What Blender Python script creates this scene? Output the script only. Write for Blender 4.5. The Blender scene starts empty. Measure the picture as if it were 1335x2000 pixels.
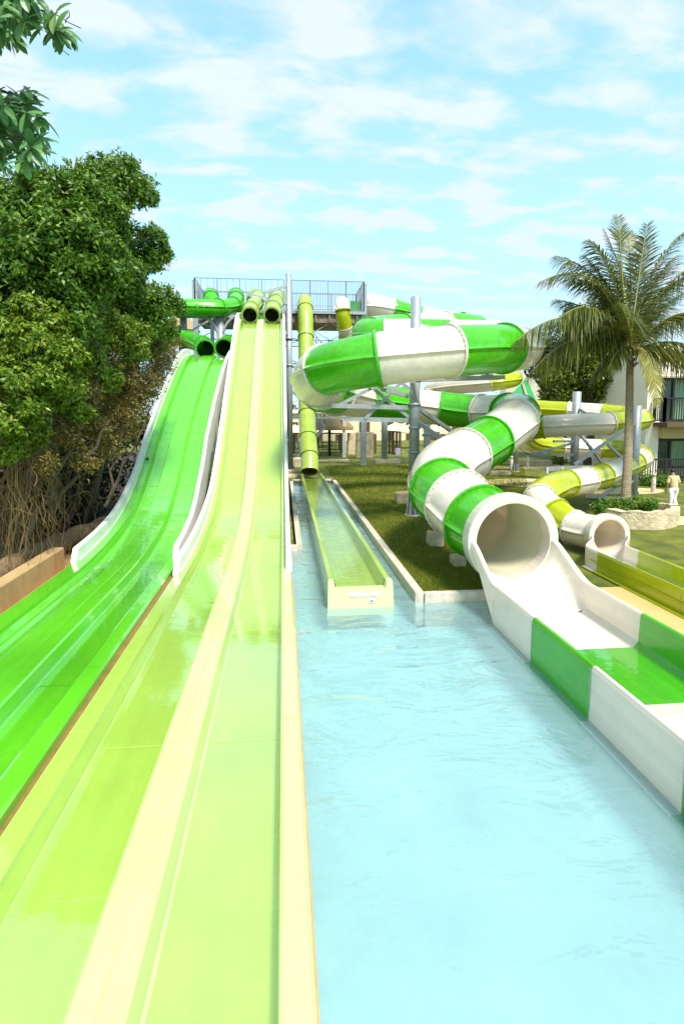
import bpy, math, random
import numpy as np
from mathutils import Vector, Matrix, Euler

R = math.radians
rnd = random.Random(7)
sc = bpy.context.scene
COL = sc.collection

# ------------------------------------------------------------------ camera
F, CX, PPY, HOR, VPX = 1100.0, 667.5, 915.0, 805.0, 552.0
PITCH = math.atan((PPY - HOR) / F)
YAW = math.atan((CX - VPX) * math.cos(PITCH) / F)
CAM = Vector((0.0, 0.0, 4.2))
cam_d = bpy.data.cameras.new('camera')
cam = bpy.data.objects.new('camera', cam_d)
COL.objects.link(cam)
cam.location = CAM
cam.rotation_euler = (R(90) - PITCH, 0, -YAW)
cam_d.sensor_fit = 'VERTICAL'
cam_d.sensor_height = 36.0
cam_d.lens = F / 2000.0 * 36.0
cam_d.shift_y = -(1000.0 - PPY) / 2000.0
cam_d.clip_end = 3000
cam_d.clip_start = 0.05
sc.camera = cam
_rot = cam.rotation_euler.to_matrix()

def ray(px, py):
    return _rot @ Vector(((px - CX) / F, (PPY - py) / F, -1.0))

def at(px, py, Y):
    "the point at world distance Y seen at photo pixel px, py"
    d = ray(px, py)
    return CAM + d * (Y / d.y)

def onz(px, py, z):
    d = ray(px, py)
    return CAM + d * ((z - CAM.z) / d.z)

# ------------------------------------------------------------------ light
SUN_EL, SUN_AZ = R(56), R(158)          # azimuth measured clockwise from +Y
sd = Vector((math.sin(SUN_AZ) * math.cos(SUN_EL), math.cos(SUN_AZ) * math.cos(SUN_EL), math.sin(SUN_EL)))
sun_d = bpy.data.lights.new('sun', 'SUN')
sun_d.energy = 4.0
sun_d.angle = R(14)
sun_d.color = (1.0, 0.95, 0.86)
sun = bpy.data.objects.new('sun', sun_d)
COL.objects.link(sun)
sun.rotation_euler = sd.to_track_quat('Z', 'Y').to_euler()

w = bpy.data.worlds.new('World')
sc.world = w
w.use_nodes = True
nt = w.node_tree
for n in list(nt.nodes):
    nt.nodes.remove(n)
def wn(t, **k):
    n = nt.nodes.new(t)
    for a, b in k.items():
        setattr(n, a, b)
    return n
sky = wn('ShaderNodeTexSky', sky_type='NISHITA', sun_disc=False)
sky.sun_elevation = SUN_EL
sky.sun_rotation = SUN_AZ
sky.air_density = 1.0
sky.dust_density = 0.6
sky.ozone_density = 1.5
tc = wn('ShaderNodeTexCoord')
sep = wn('ShaderNodeSeparateXYZ')
nt.links.new(tc.outputs['Generated'], sep.inputs[0])
def wmath(op, a, b=None, clamp=False):
    n = wn('ShaderNodeMath', operation=op, use_clamp=clamp)
    for i, v in enumerate((a, b)):
        if v is None: continue
        if isinstance(v, (int, float)): n.inputs[i].default_value = v
        else: nt.links.new(v, n.inputs[i])
    return n.outputs[0]
zc = wmath('MAXIMUM', sep.outputs[2], 0.0)
zc = wmath('ADD', zc, 0.16)
ux = wmath('DIVIDE', sep.outputs[0], zc)
uy = wmath('DIVIDE', sep.outputs[1], zc)
cmb = wn('ShaderNodeCombineXYZ')
nt.links.new(ux, cmb.inputs[0]); nt.links.new(uy, cmb.inputs[1])
mp = wn('ShaderNodeMapping')
mp.inputs['Scale'].default_value = (0.8, 1.35, 1)
mp.inputs['Location'].default_value = (2.3, 5.1, 0)
nt.links.new(cmb.outputs[0], mp.inputs[0])
nz = wn('ShaderNodeTexNoise')
nz.inputs['Scale'].default_value = 5.2
nz.inputs['Detail'].default_value = 9
nz.inputs['Roughness'].default_value = 0.52
nz.inputs['Distortion'].default_value = 0.25
nt.links.new(mp.outputs[0], nz.inputs['Vector'])
rp = wn('ShaderNodeMapRange')
rp.inputs['From Min'].default_value = 0.36
rp.inputs['From Max'].default_value = 0.70
rp.interpolation_type = 'SMOOTHSTEP'
nt.links.new(nz.outputs['Fac'], rp.inputs['Value'])
# more cloud towards the horizon
hz = wn('ShaderNodeMapRange')
hz.inputs['From Min'].default_value = 0.50
hz.inputs['From Max'].default_value = 0.02
hz.inputs['To Min'].default_value = 0.0
hz.inputs['To Max'].default_value = 0.85
nt.links.new(sep.outputs[2], hz.inputs['Value'])
cf = wmath('MAXIMUM', rp.outputs[0], hz.outputs[0])
cf = wmath('ADD', cf, wmath('MULTIPLY', rp.outputs[0], 0.25), True)
cf = wmath('MULTIPLY', cf, 0.46)
cf = wmath('ADD', cf, 0.41, True)
tint = wn('ShaderNodeMix', data_type='RGBA', blend_type='MULTIPLY')
tint.inputs['Factor'].default_value = 1
SKYT = (0.34, 2.5, 2.25, 1)
CLOUD = (6.1, 6.4, 6.9, 1)
tint.inputs[7].default_value = SKYT
nt.links.new(sky.outputs[0], tint.inputs[6])
mx = wn('ShaderNodeMix', data_type='RGBA')
lav = wn('ShaderNodeMix', data_type='RGBA')
lav.inputs[6].default_value = CLOUD
lav.inputs[7].default_value = (5.7, 5.15, 6.3, 1)
lf_ = wn('ShaderNodeMapRange')
lf_.inputs['From Min'].default_value = .46; lf_.inputs['From Max'].default_value = .05
nt.links.new(sep.outputs[2], lf_.inputs['Value']); nt.links.new(lf_.outputs[0], lav.inputs['Factor'])
nt.links.new(lav.outputs[2], mx.inputs[7])
nt.links.new(cf, mx.inputs['Factor'])
nt.links.new(tint.outputs[2], mx.inputs[6])
bg = wn('ShaderNodeBackground')
bg.inputs['Strength'].default_value = 0.10
wo = wn('ShaderNodeOutputWorld')
nt.links.new(mx.outputs[2], bg.inputs['Color'])
nt.links.new(bg.outputs[0], wo.inputs['Surface'])

sc.view_settings.view_transform = 'Standard'
sc.view_settings.look = 'None'
sc.view_settings.exposure = 0.68
sc.view_settings.gamma = 1.0
sc.cycles.max_bounces = 8
sc.cycles.transparent_max_bounces = 12

# ------------------------------------------------------------------ materials
MATS = {}
def mat(name, col, rough=0.5, spec=0.5, coat=0.0, var=0.0, vscale=3.0, bump=0.0, bscale=20.0, metal=0.0,
        col2=None, trans=0.0, stretch=None, bdist=0.02, detail=5, sheen=0.0, streak=0.0):
    if name in MATS: return MATS[name]
    m = bpy.data.materials.new(name)
    m.use_nodes = True
    t = m.node_tree
    b = t.nodes['Principled BSDF']
    b.inputs['Base Color'].default_value = (*col, 1)
    b.inputs['Roughness'].default_value = rough
    b.inputs['Specular IOR Level'].default_value = spec
    b.inputs['Metallic'].default_value = metal
    b.inputs['Coat Weight'].default_value = coat
    b.inputs['Coat Roughness'].default_value = 0.04
    tcn = t.nodes.new('ShaderNodeTexCoord')
    src = tcn.outputs['Object']
    if stretch:
        mpn = t.nodes.new('ShaderNodeMapping')
        mpn.inputs['Scale'].default_value = stretch
        t.links.new(src, mpn.inputs[0]); src = mpn.outputs[0]
    if var > 0 or col2:
        n = t.nodes.new('ShaderNodeTexNoise')
        n.inputs['Scale'].default_value = vscale
        n.inputs['Detail'].default_value = detail
        n.inputs['Roughness'].default_value = 0.6
        t.links.new(src, n.inputs['Vector'])
        r = t.nodes.new('ShaderNodeValToRGB')
        r.color_ramp.elements[0].position = 0.33
        r.color_ramp.elements[1].position = 0.67
        a = tuple(c * (1 - var) for c in col)
        z = col2 if col2 else tuple(min(1, c * (1 + var * 0.6)) for c in col)
        r.color_ramp.elements[0].color = (*a, 1)
        r.color_ramp.elements[1].color = (*z, 1)
        t.links.new(n.outputs['Fac'], r.inputs[0])
        t.links.new(r.outputs[0], b.inputs['Base Color'])
    if streak > 0:
        cs = b.inputs['Base Color'].links[0].from_socket if b.inputs['Base Color'].is_linked else None
        for sc3, amt, lo, hi, dt in (((7, .22, 7), streak, .38, .60, 3), ((26, 26, 26), streak * .9, .30, .38, 2), ((1.6, .5, 1.6), streak * .7, .40, .62, 6)):
            mpn = t.nodes.new('ShaderNodeMapping'); mpn.inputs['Scale'].default_value = sc3
            t.links.new(tcn.outputs['Object'], mpn.inputs[0])
            sn = t.nodes.new('ShaderNodeTexNoise'); sn.inputs['Scale'].default_value = 1.0; sn.inputs['Detail'].default_value = dt
            t.links.new(mpn.outputs[0], sn.inputs['Vector'])
            mr = t.nodes.new('ShaderNodeMapRange'); mr.inputs['From Min'].default_value = lo; mr.inputs['From Max'].default_value = hi
            mr.inputs['To Min'].default_value = 1 - amt; mr.inputs['To Max'].default_value = 1.0
            t.links.new(sn.outputs['Fac'], mr.inputs['Value'])
            mm = t.nodes.new('ShaderNodeMix'); mm.data_type = 'RGBA'; mm.blend_type = 'MULTIPLY'; mm.inputs['Factor'].default_value = 1
            if cs is None: mm.inputs[6].default_value = (*col, 1)
            else: t.links.new(cs, mm.inputs[6])
            t.links.new(mr.outputs[0], mm.inputs[7]); cs = mm.outputs[2]
        t.links.new(cs, b.inputs['Base Color'])
    if bump > 0:
        n2 = t.nodes.new('ShaderNodeTexNoise')
        n2.inputs['Scale'].default_value = bscale
        n2.inputs['Detail'].default_value = 4
        t.links.new(src, n2.inputs['Vector'])
        bp = t.nodes.new('ShaderNodeBump')
        bp.inputs['Strength'].default_value = bump
        bp.inputs['Distance'].default_value = bdist
        t.links.new(n2.outputs['Fac'], bp.inputs['Height'])
        t.links.new(bp.outputs[0], b.inputs['Normal'])
    MATS[name] = m
    return m

def frp(name, col, col2=None):
    "glossy gelcoat fibreglass, faintly streaked"
    return mat(name, col, rough=0.22, spec=0.5, coat=0.35, var=0.07, vscale=2.2, bump=0.10, bscale=5.0, bdist=0.02, col2=col2, streak=0.13)

def translucent(m, k, col):
    t = m.node_tree; out = t.nodes['Material Output']; b = t.nodes['Principled BSDF']
    tr = t.nodes.new('ShaderNodeBsdfTranslucent'); tr.inputs[0].default_value = (*col, 1)
    mxs = t.nodes.new('ShaderNodeMixShader'); mxs.inputs[0].default_value = k
    t.links.new(b.outputs[0], mxs.inputs[1]); t.links.new(tr.outputs[0], mxs.inputs[2]); t.links.new(mxs.outputs[0], out.inputs[0])
M_GREEN = frp('green gelcoat', (0.075, 0.46, 0.008))
M_WHITE = mat('white gelcoat', (0.92, 0.82, 0.71), rough=0.22, coat=0.35, var=0.05, vscale=2.2, bump=0.10, bscale=5.0, streak=0.09)
M_LIME = frp('lime gelcoat', (0.38, 0.50, 0.07))
M_YEL = frp('acid yellow gelcoat', (0.50, 0.55, 0.008))
translucent(M_WHITE, .25, (.9, .78, .62)); translucent(M_GREEN, .10, (.1, .6, .02)); translucent(M_YEL, .15, (.6, .6, .02))
M_BEDG = mat('green slide bed', (0.12, 0.53, 0.018), streak=0.05, rough=0.14, coat=1.0, var=0.06, vscale=1.3, bump=0.15, bscale=3.0, bdist=0.02)
M_BEDL = mat('pale lime slide bed', (0.37, 0.53, 0.085), streak=0.05, rough=0.14, coat=1.0, var=0.05, vscale=1.3, bump=0.15, bscale=3.0, bdist=0.02)
M_DIVL = mat('cream lime divider', (0.53, 0.63, 0.24), streak=0.06, rough=0.2, coat=0.4, var=0.05, vscale=2.5, bump=0.1, bscale=6)
M_RIMW = mat('white rim', (0.88, 0.84, 0.78), rough=0.5, spec=.3, var=0.05, vscale=2.2, streak=0.08)
M_SHELL = mat('raw fibreglass back', (0.30, 0.20, 0.12), rough=0.6, var=0.3, vscale=5)
M_STEEL = mat('galvanised steel', (0.36, 0.37, 0.39), rough=0.48, metal=0.35, var=0.18, vscale=7, bump=0.08, bscale=40)
M_BOLT = mat('dull bolt metal', (0.14, 0.13, 0.11), rough=0.4, metal=0.6)
M_CURB = mat('pale concrete', (0.66, 0.57, 0.46), streak=0.2, rough=0.85, var=0.16, vscale=3.5, bump=0.35, bscale=35)
M_DECKB = mat('ochre coated concrete', (0.46, 0.28, 0.12), rough=0.75, var=0.15, vscale=2.5, bump=0.3, bscale=30)
M_TERR = mat('sand coloured paving', (0.58, 0.40, 0.16), rough=0.45, var=0.10, vscale=1.8, bump=0.2, bscale=45)
M_STONE = mat('cut limestone', (0.60, 0.47, 0.30), rough=0.9, var=0.30, vscale=3.0, bump=0.8, bscale=12, bdist=0.05)
M_EARTH = mat('earth kerb', (0.24, 0.155, 0.075), rough=0.95, var=0.4, vscale=4, bump=0.9, bscale=16, bdist=0.06)
M_BARK = mat('grey brown bark', (0.085, 0.058, 0.033), rough=0.9, var=0.4, vscale=9, bump=0.8, bscale=25, bdist=0.04)
M_TWIG = mat('dry vine', (0.19, 0.115, 0.04), rough=0.9, var=0.4, vscale=2)
M_PTRUNK = mat('palm trunk bark', (0.34, 0.26, 0.16), rough=0.9, var=0.35, vscale=8, bump=0.9, bscale=8, bdist=0.05, stretch=(1, 1, 6))
M_DARK = mat('dark painted metal', (0.018, 0.016, 0.014), rough=0.45)
M_WOOD = mat('brown fence timber', (0.10, 0.05, 0.022), rough=0.7, var=0.3, vscale=5)
M_WALL = mat('pink white render', (0.90, 0.78, 0.67), rough=0.9, var=0.05, vscale=1.5)
M_WALL2 = mat('sand render', (0.55, 0.42, 0.20), rough=0.9, var=0.08, vscale=1.5)
M_GLASS = mat('dark green window glass', (0.06, 0.09, 0.07), rough=0.08, spec=0.6, var=0.3, vscale=1.2)
M_CURT = mat('green tinted curtain glass', (0.20, 0.32, 0.20), rough=0.12, spec=0.6, var=0.25, vscale=6, stretch=(1, 1, 0.1))
M_THATCH = mat('palm thatch', (0.44, 0.30, 0.15), rough=1, var=0.4, vscale=14, bump=1, bscale=30, bdist=0.06, stretch=(1, 1, 0.3))
M_PURPLE = mat('pale violet panel', (0.62, 0.50, 0.80), rough=0.5)
M_TURQ = mat('turquoise panel', (0.10, 0.62, 0.62), rough=0.5)
M_SKIN = mat('skin', (0.36, 0.19, 0.11), rough=0.6)
M_HAIR = mat('dark hair', (0.02, 0.014, 0.01), rough=0.7)
M_SHIRT = mat('cream shirt cloth', (0.58, 0.44, 0.24), rough=0.9, var=0.08, vscale=6, bump=0.5, bscale=14, bdist=0.03)
M_TROUS = mat('white trouser cloth', (0.82, 0.76, 0.76), rough=0.9, var=0.06, vscale=6, bump=0.5, bscale=14, bdist=0.03)
M_SHOE = mat('dark shoe', (0.03, 0.025, 0.02), rough=0.5)
M_INNER = mat('shaded tube lining', (0.07, 0.05, 0.035), rough=0.35)  # dark colour stands for the shade inside the tube mouths
M_DECKS = mat('weathered deck underside', (0.24, 0.19, 0.14), rough=0.8, var=0.35, vscale=3)
M_PARAS = mat('pale parasol cloth', (0.80, 0.68, 0.36), rough=0.9)
M_INK = mat('dark print', (0.05, 0.06, 0.12), rough=0.6)
M_STICK = mat('white sticker', (0.92, 0.92, 0.92), rough=0.4)

def leafmat(name, c1, c2, c3=None, transl=0.35, rough=0.42):
    m = bpy.data.materials.new(name); m.use_nodes = True
    t = m.node_tree
    b = t.nodes['Principled BSDF']
    g = t.nodes.new('ShaderNodeNewGeometry')
    r = t.nodes.new('ShaderNodeValToRGB')
    r.color_ramp.elements[0].color = (*c1, 1); r.color_ramp.elements[1].color = (*c2, 1)
    if c3:
        r.color_ramp.elements[1].position = 0.86
        e = r.color_ramp.elements.new(1.0); e.color = (*c3, 1)
    t.links.new(g.outputs['Random Per Island'], r.inputs[0])
    t.links.new(r.outputs[0], b.inputs['Base Color'])
    b.inputs['Roughness'].default_value = rough
    b.inputs['Specular IOR Level'].default_value = 0.4
    tr = t.nodes.new('ShaderNodeBsdfTranslucent')
    t.links.new(r.outputs[0], tr.inputs[0])
    mxs = t.nodes.new('ShaderNodeMixShader'); mxs.inputs[0].default_value = transl
    t.links.new(b.outputs[0], mxs.inputs[1]); t.links.new(tr.outputs[0], mxs.inputs[2])
    t.links.new(mxs.outputs[0], t.nodes['Material Output'].inputs[0])
    return m
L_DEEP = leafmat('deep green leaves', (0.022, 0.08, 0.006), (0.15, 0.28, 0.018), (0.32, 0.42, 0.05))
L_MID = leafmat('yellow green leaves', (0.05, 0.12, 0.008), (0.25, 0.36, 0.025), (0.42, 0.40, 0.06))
L_DRY = leafmat('dry brown leaves', (0.08, 0.065, 0.012), (0.28, 0.19, 0.04), (0.42, 0.30, 0.09))
L_FG = leafmat('large bluish leaves', (0.04, 0.13, 0.04), (0.16, 0.33, 0.10), (0.28, 0.32, 0.10), rough=0.35)
L_PALM = leafmat('palm leaflets', (0.045, 0.065, 0.008), (0.16, 0.18, 0.025), (0.30, 0.28, 0.08), rough=0.4)
L_PALMY = leafmat('yellowed palm leaflets', (0.16, 0.17, 0.02), (0.38, 0.33, 0.06), (0.5, 0.40, 0.10))
L_GRASS = leafmat('grass blades', (0.09, 0.13, 0.005), (0.27, 0.30, 0.02), (0.42, 0.34, 0.08), transl=.45, rough=0.8)
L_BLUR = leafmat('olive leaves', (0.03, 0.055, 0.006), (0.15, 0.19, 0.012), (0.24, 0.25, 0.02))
L_MIDR = leafmat('bright olive leaves', (0.05, 0.09, 0.008), (0.22, 0.27, 0.02), (0.36, 0.36, 0.04))  # lighter, yellower leaf tone of the tree beside the palm
L_FARD = leafmat('dark forest leaves', (0.012, 0.022, 0.004), (0.06, 0.08, 0.012), (0.13, 0.12, 0.02))  # dark leaf tone of the far trees
L_DEEPW = leafmat('deep shade leaves', (0.010, 0.012, 0.003), (0.035, 0.035, 0.008), (0.09, 0.06, 0.015), transl=.1)  # near-black leaf colour stands for the shade inside the thicket

def watermat(name, tint=(0.86, 0.97, 0.97), scale=2.2, bump=0.12, stretch=(1, 2.5, 1), ior=1.33, rough=0.02, dist=0.05, milk=None):
    m = bpy.data.materials.new(name); m.use_nodes = True
    t = m.node_tree
    for n in list(t.nodes):
        if n.type == 'BSDF_PRINCIPLED': t.nodes.remove(n)
    out = t.nodes['Material Output']
    tcn = t.nodes.new('ShaderNodeTexCoord')
    mpn = t.nodes.new('ShaderNodeMapping'); mpn.inputs['Scale'].default_value = stretch
    t.links.new(tcn.outputs['Object'], mpn.inputs[0])
    hs = []
    for s, a in ((scale, 1.0), (scale * 3.2, 0.15)):
        n = t.nodes.new('ShaderNodeTexNoise')
        n.inputs['Scale'].default_value = s; n.inputs['Detail'].default_value = 3
        n.inputs['Distortion'].default_value = 0.8
        t.links.new(mpn.outputs[0], n.inputs['Vector'])
        k = t.nodes.new('ShaderNodeMath'); k.operation = 'MULTIPLY'; k.inputs[1].default_value = a
        t.links.new(n.outputs['Fac'], k.inputs[0]); hs.append(k)
    ad = t.nodes.new('ShaderNodeMath'); ad.operation = 'ADD'
    t.links.new(hs[0].outputs[0], ad.inputs[0]); t.links.new(hs[1].outputs[0], ad.inputs[1])
    bp = t.nodes.new('ShaderNodeBump'); bp.inputs['Strength'].default_value = bump; bp.inputs['Distance'].default_value = dist
    t.links.new(ad.outputs[0], bp.inputs['Height'])
    fr = t.nodes.new('ShaderNodeFresnel'); fr.inputs['IOR'].default_value = ior
    t.links.new(bp.outputs[0], fr.inputs['Normal'])
    gl = t.nodes.new('ShaderNodeBsdfGlossy'); gl.inputs['Roughness'].default_value = rough
    t.links.new(bp.outputs[0], gl.inputs['Normal'])
    tr = t.nodes.new('ShaderNodeBsdfTransparent'); tr.inputs[0].default_value = (*tint, 1)
    base = tr
    if milk:
        df = t.nodes.new('ShaderNodeBsdfDiffuse'); df.inputs[0].default_value = (*milk[1], 1)
        mk = t.nodes.new('ShaderNodeMixShader'); mk.inputs[0].default_value = milk[0]
        t.links.new(tr.outputs[0], mk.inputs[1]); t.links.new(df.outputs[0], mk.inputs[2]); base = mk
    mxs = t.nodes.new('ShaderNodeMixShader')
    geo = t.nodes.new('ShaderNodeNewGeometry')
    inv = t.nodes.new('ShaderNodeMath'); inv.operation = 'SUBTRACT'; inv.inputs[0].default_value = 1.0
    t.links.new(geo.outputs['Backfacing'], inv.inputs[1])
    ff = t.nodes.new('ShaderNodeMath'); ff.operation = 'MULTIPLY'
    t.links.new(fr.outputs[0], ff.inputs[0]); t.links.new(inv.outputs[0], ff.inputs[1])
    t.links.new(ff.outputs[0], mxs.inputs[0]); t.links.new(base.outputs[0], mxs.inputs[1]); t.links.new(gl.outputs[0], mxs.inputs[2])
    t.links.new(mxs.outputs[0], out.inputs[0])
    return m
M_WATER = watermat('pool water', tint=(0.86, 0.96, 0.95), bump=1.0, scale=0.8, stretch=(1, 1.9, 1), ior=1.75, dist=.11, milk=(.42, (.33, .50, .53)))
M_WLANE = watermat('still lane water', tint=(0.98, 1.0, 0.96), scale=1.8, bump=0.09, stretch=(1, 1.6, 1), ior=1.9)
M_WBOX = watermat('channel water', tint=(0.93, 0.97, 0.86), scale=2.6, bump=0.35, stretch=(1, 2.0, 1), ior=1.5)
M_FLOOR = mat('pale turquoise pool plaster', (0.38, 0.61, 0.62), rough=0.8, var=0.24, vscale=0.8, detail=10)

# ------------------------------------------------------------------ mesh helpers
class MB:
    def __init__(s):
        s.v = []; s.f = []; s.m = []; s.sm = []
    def add(s, verts, faces, mi=0, smooth=False):
        o = len(s.v)
        s.v.extend(Vector(a) for a in verts)
        for f in faces:
            s.f.append(tuple(o + i for i in f)); s.m.append(mi); s.sm.append(smooth)
        return s
    def box(s, c, d, rz=0, mi=0, rot=None, bev=0.0):
        c = Vector(c); hx, hy, hz = d[0] / 2, d[1] / 2, d[2] / 2
        M = rot if rot is not None else Matrix.Rotation(rz, 3, 'Z')
        if bev > 0:
            b = min(bev, hx * .8, hy * .8, hz * .8)
            vs = []
            for z, k in ((-hz, b), (-hz + b, 0), (hz - b, 0), (hz, b)):
                X, Y = hx - k, hy - k
                bb = b if k == 0 else b * .5
                vs += [(-X + bb, -Y, z), (X - bb, -Y, z), (X, -Y + bb, z), (X, Y - bb, z), (X - bb, Y, z), (-X + bb, Y, z), (-X, Y - bb, z), (-X, -Y + bb, z)]
            fs = [tuple(range(7, -1, -1)), tuple(range(24, 32))]
            for l in range(3):
                for i in range(8):
                    j = (i + 1) % 8
                    fs.append((l * 8 + i, l * 8 + j, l * 8 + 8 + j, l * 8 + 8 + i))
            s.add([c + M @ Vector(a) for a in vs], fs, mi)
            return s
        vs = [(x, y, z) for z in (-hz, hz) for x, y in ((-hx, -hy), (hx, -hy), (hx, hy), (-hx, hy))]
        s.add([c + M @ Vector(a) for a in vs], [(3, 2, 1, 0), (4, 5, 6, 7), (0, 1, 5, 4), (1, 2, 6, 5), (2, 3, 7, 6), (3, 0, 4, 7)], mi)
        return s
    def beam(s, p, q, a, b=None, mi=0):
        "rectangular bar from p to q"
        p = Vector(p); q = Vector(q); b = b or a
        d = (q - p); L = d.length
        if L < 1e-6: return s
        return s.box((p + q) / 2, (a, b, L), rot=d.to_track_quat('Z', 'Y').to_matrix(), mi=mi)
    def tube(s, pts, rad, seg=8, mi=0, caps=True, smooth=True):
        pts = [Vector(p) for p in pts]; n = len(pts)
        if isinstance(rad, (int, float)): rad = [rad] * n
        vs = []; fs = []
        prev = None
        for i, p in enumerate(pts):
            t = (pts[min(i + 1, n - 1)] - pts[max(i - 1, 0)])
            t = t.normalized() if t.length > 1e-9 else Vector((0, 0, 1))
            if prev is None:
                a = t.orthogonal().normalized()
            else:
                a = prev - t * prev.dot(t)
                a = a.normalized() if a.length > 1e-6 else t.orthogonal().normalized()
            prev = a
            b = t.cross(a)
            for k in range(seg):
                an = 2 * math.pi * k / seg
                vs.append(p + (a * math.cos(an) + b * math.sin(an)) * rad[i])
        for i in range(n - 1):
            for k in range(seg):
                j = (k + 1) % seg
                fs.append((i * seg + k, i * seg + j, (i + 1) * seg + j, (i + 1) * seg + k))
        s.add(vs, fs, mi, smooth)
        if caps:
            o = len(s.v) - len(vs)
            s.f.append(tuple(o + k for k in range(seg - 1, -1, -1))); s.m.append(mi); s.sm.append(False)
            s.f.append(tuple(o + (n - 1) * seg + k for k in range(seg))); s.m.append(mi); s.sm.append(False)
        return s
    def loft(s, rows, mi=0, smooth=True, closed=False):
        "rows: list of equal-length point lists"
        n = len(rows[0]); vs = [p for r in rows for p in r]; fs = []
        for i in range(len(rows) - 1):
            for k in range(n if closed else n - 1):
                j = (k + 1) % n
                fs.append((i * n + k, i * n + j, (i + 1) * n + j, (i + 1) * n + k))
        s.add(vs, fs, mi, smooth)
        return s
    def lathe(s, c, prof, seg=24, mi=0, smooth=True):
        c = Vector(c)
        rows = [[c + Vector((r * math.cos(2 * math.pi * k / seg), r * math.sin(2 * math.pi * k / seg), z)) for k in range(seg)] for r, z in prof]
        return s.loft(rows, mi, smooth, True)
    def build(s, name, mats, parent=None, label=None, cat=None, group=None, kind=None, angle=None, solid=None):
        me = bpy.data.meshes.new(name)
        off = ROOTS.get(parent, Vector((0, 0, 0))) if parent is not None else Vector((0, 0, 0))
        base = Vector((0, 0, 0))
        if parent is None and kind != 'structure' and s.v:
            xs = [v.x for v in s.v]; ys = [v.y for v in s.v]; zs = [v.z for v in s.v]
            base = Vector(((min(xs) + max(xs)) / 2, (min(ys) + max(ys)) / 2, min(zs)))
            off = base
        me.from_pydata([tuple(v - off) for v in s.v], [], s.f)
        if not isinstance(mats, (list, tuple)): mats = [mats]
        for m in mats: me.materials.append(m)
        me.polygons.foreach_set('material_index', s.m)
        me.polygons.foreach_set('use_smooth', s.sm)
        me.update()
        o = bpy.data.objects.new(name, me)
        COL.objects.link(o)
        if parent is not None:
            o.parent = parent; ROOTS[o] = off
        else:
            o.location = base; ROOTS[o] = base
        tag(o, label, cat, group, kind)
        if solid:
            md = o.modifiers.new('thickness', 'SOLIDIFY'); md.thickness = solid; md.offset = 1
        return o
ROOTS = {}
def tag(o, label=None, cat=None, group=None, kind=None):
    if label: o['label'] = label
    if cat: o['category'] = cat
    if group: o['group'] = group
    if kind: o['kind'] = kind
def thing(name, loc, label, cat, group=None, kind=None):
    o = bpy.data.objects.new(name, None)
    o.empty_display_size = 0.2
    COL.objects.link(o)
    o.location = loc
    ROOTS[o] = Vector(loc)
    tag(o, label, cat, group, kind)
    return o
def copy_tree(o, parent=None):
    c = o.copy(); COL.objects.link(c); c.parent = parent
    for ch in list(o.children): copy_tree(ch, c)
    return c

def npmesh(name, V, Fq, mats, parent=None, mi=None, smooth=False, **tags):
    "big mesh from numpy arrays (quads or tris)"
    me = bpy.data.meshes.new(name)
    off = np.array(ROOTS.get(parent, Vector((0, 0, 0)))) if parent is not None else np.zeros(3)
    V = np.asarray(V, dtype=np.float32) - off.astype(np.float32)
    nv, nf, k = len(V), len(Fq), Fq.shape[1]
    me.vertices.add(nv); me.vertices.foreach_set('co', V.ravel())
    me.loops.add(nf * k); me.loops.foreach_set('vertex_index', Fq.astype(np.int32).ravel())
    me.polygons.add(nf)
    me.polygons.foreach_set('loop_start', np.arange(nf, dtype=np.int32) * k)
    me.polygons.foreach_set('loop_total', np.full(nf, k, dtype=np.int32))
    if not isinstance(mats, (list, tuple)): mats = [mats]
    for m in mats: me.materials.append(m)
    if mi is not None: me.polygons.foreach_set('material_index', mi.astype(np.int32))
    me.update(calc_edges=True)
    o = bpy.data.objects.new(name, me); COL.objects.link(o)
    if parent is not None: o.parent = parent
    ROOTS[o] = Vector(off)
    tag(o, tags.get('label'), tags.get('cat'), tags.get('group'), tags.get('kind'))
    return o

rng = np.random.default_rng(11)
def unit(a): return a / (np.linalg.norm(a, axis=-1, keepdims=True) + 1e-9)
def leaves(P, N, L, W, fold=0.25, droop=0.0):
    "leaf shaped quads pairs: each leaf = 2 tris folded along the midrib -> one quad (base, side, tip, side)"
    n = len(P)
    up = unit(rng.normal(size=(n, 3)))
    Nn = unit(N + up * 0.55)
    D = unit(np.cross(Nn, unit(rng.normal(size=(n, 3)))) + N * .35 - np.array([0, 0, droop]))
    S = unit(np.cross(D, Nn))
    Q = np.cross(S, D)
    L = L * rng.uniform(0.7, 1.3, (n, 1)); W = W * rng.uniform(0.7, 1.3, (n, 1))
    a = P; b = P + D * L * 0.45 + S * W * 0.5 + Q * W * fold; c = P + D * L; d = P + D * L * 0.45 - S * W * 0.5 + Q * W * fold
    V = np.stack([a, b, c, d], 1).reshape(-1, 3)
    Fq = np.arange(n * 4).reshape(n, 4)
    return V, Fq
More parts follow.
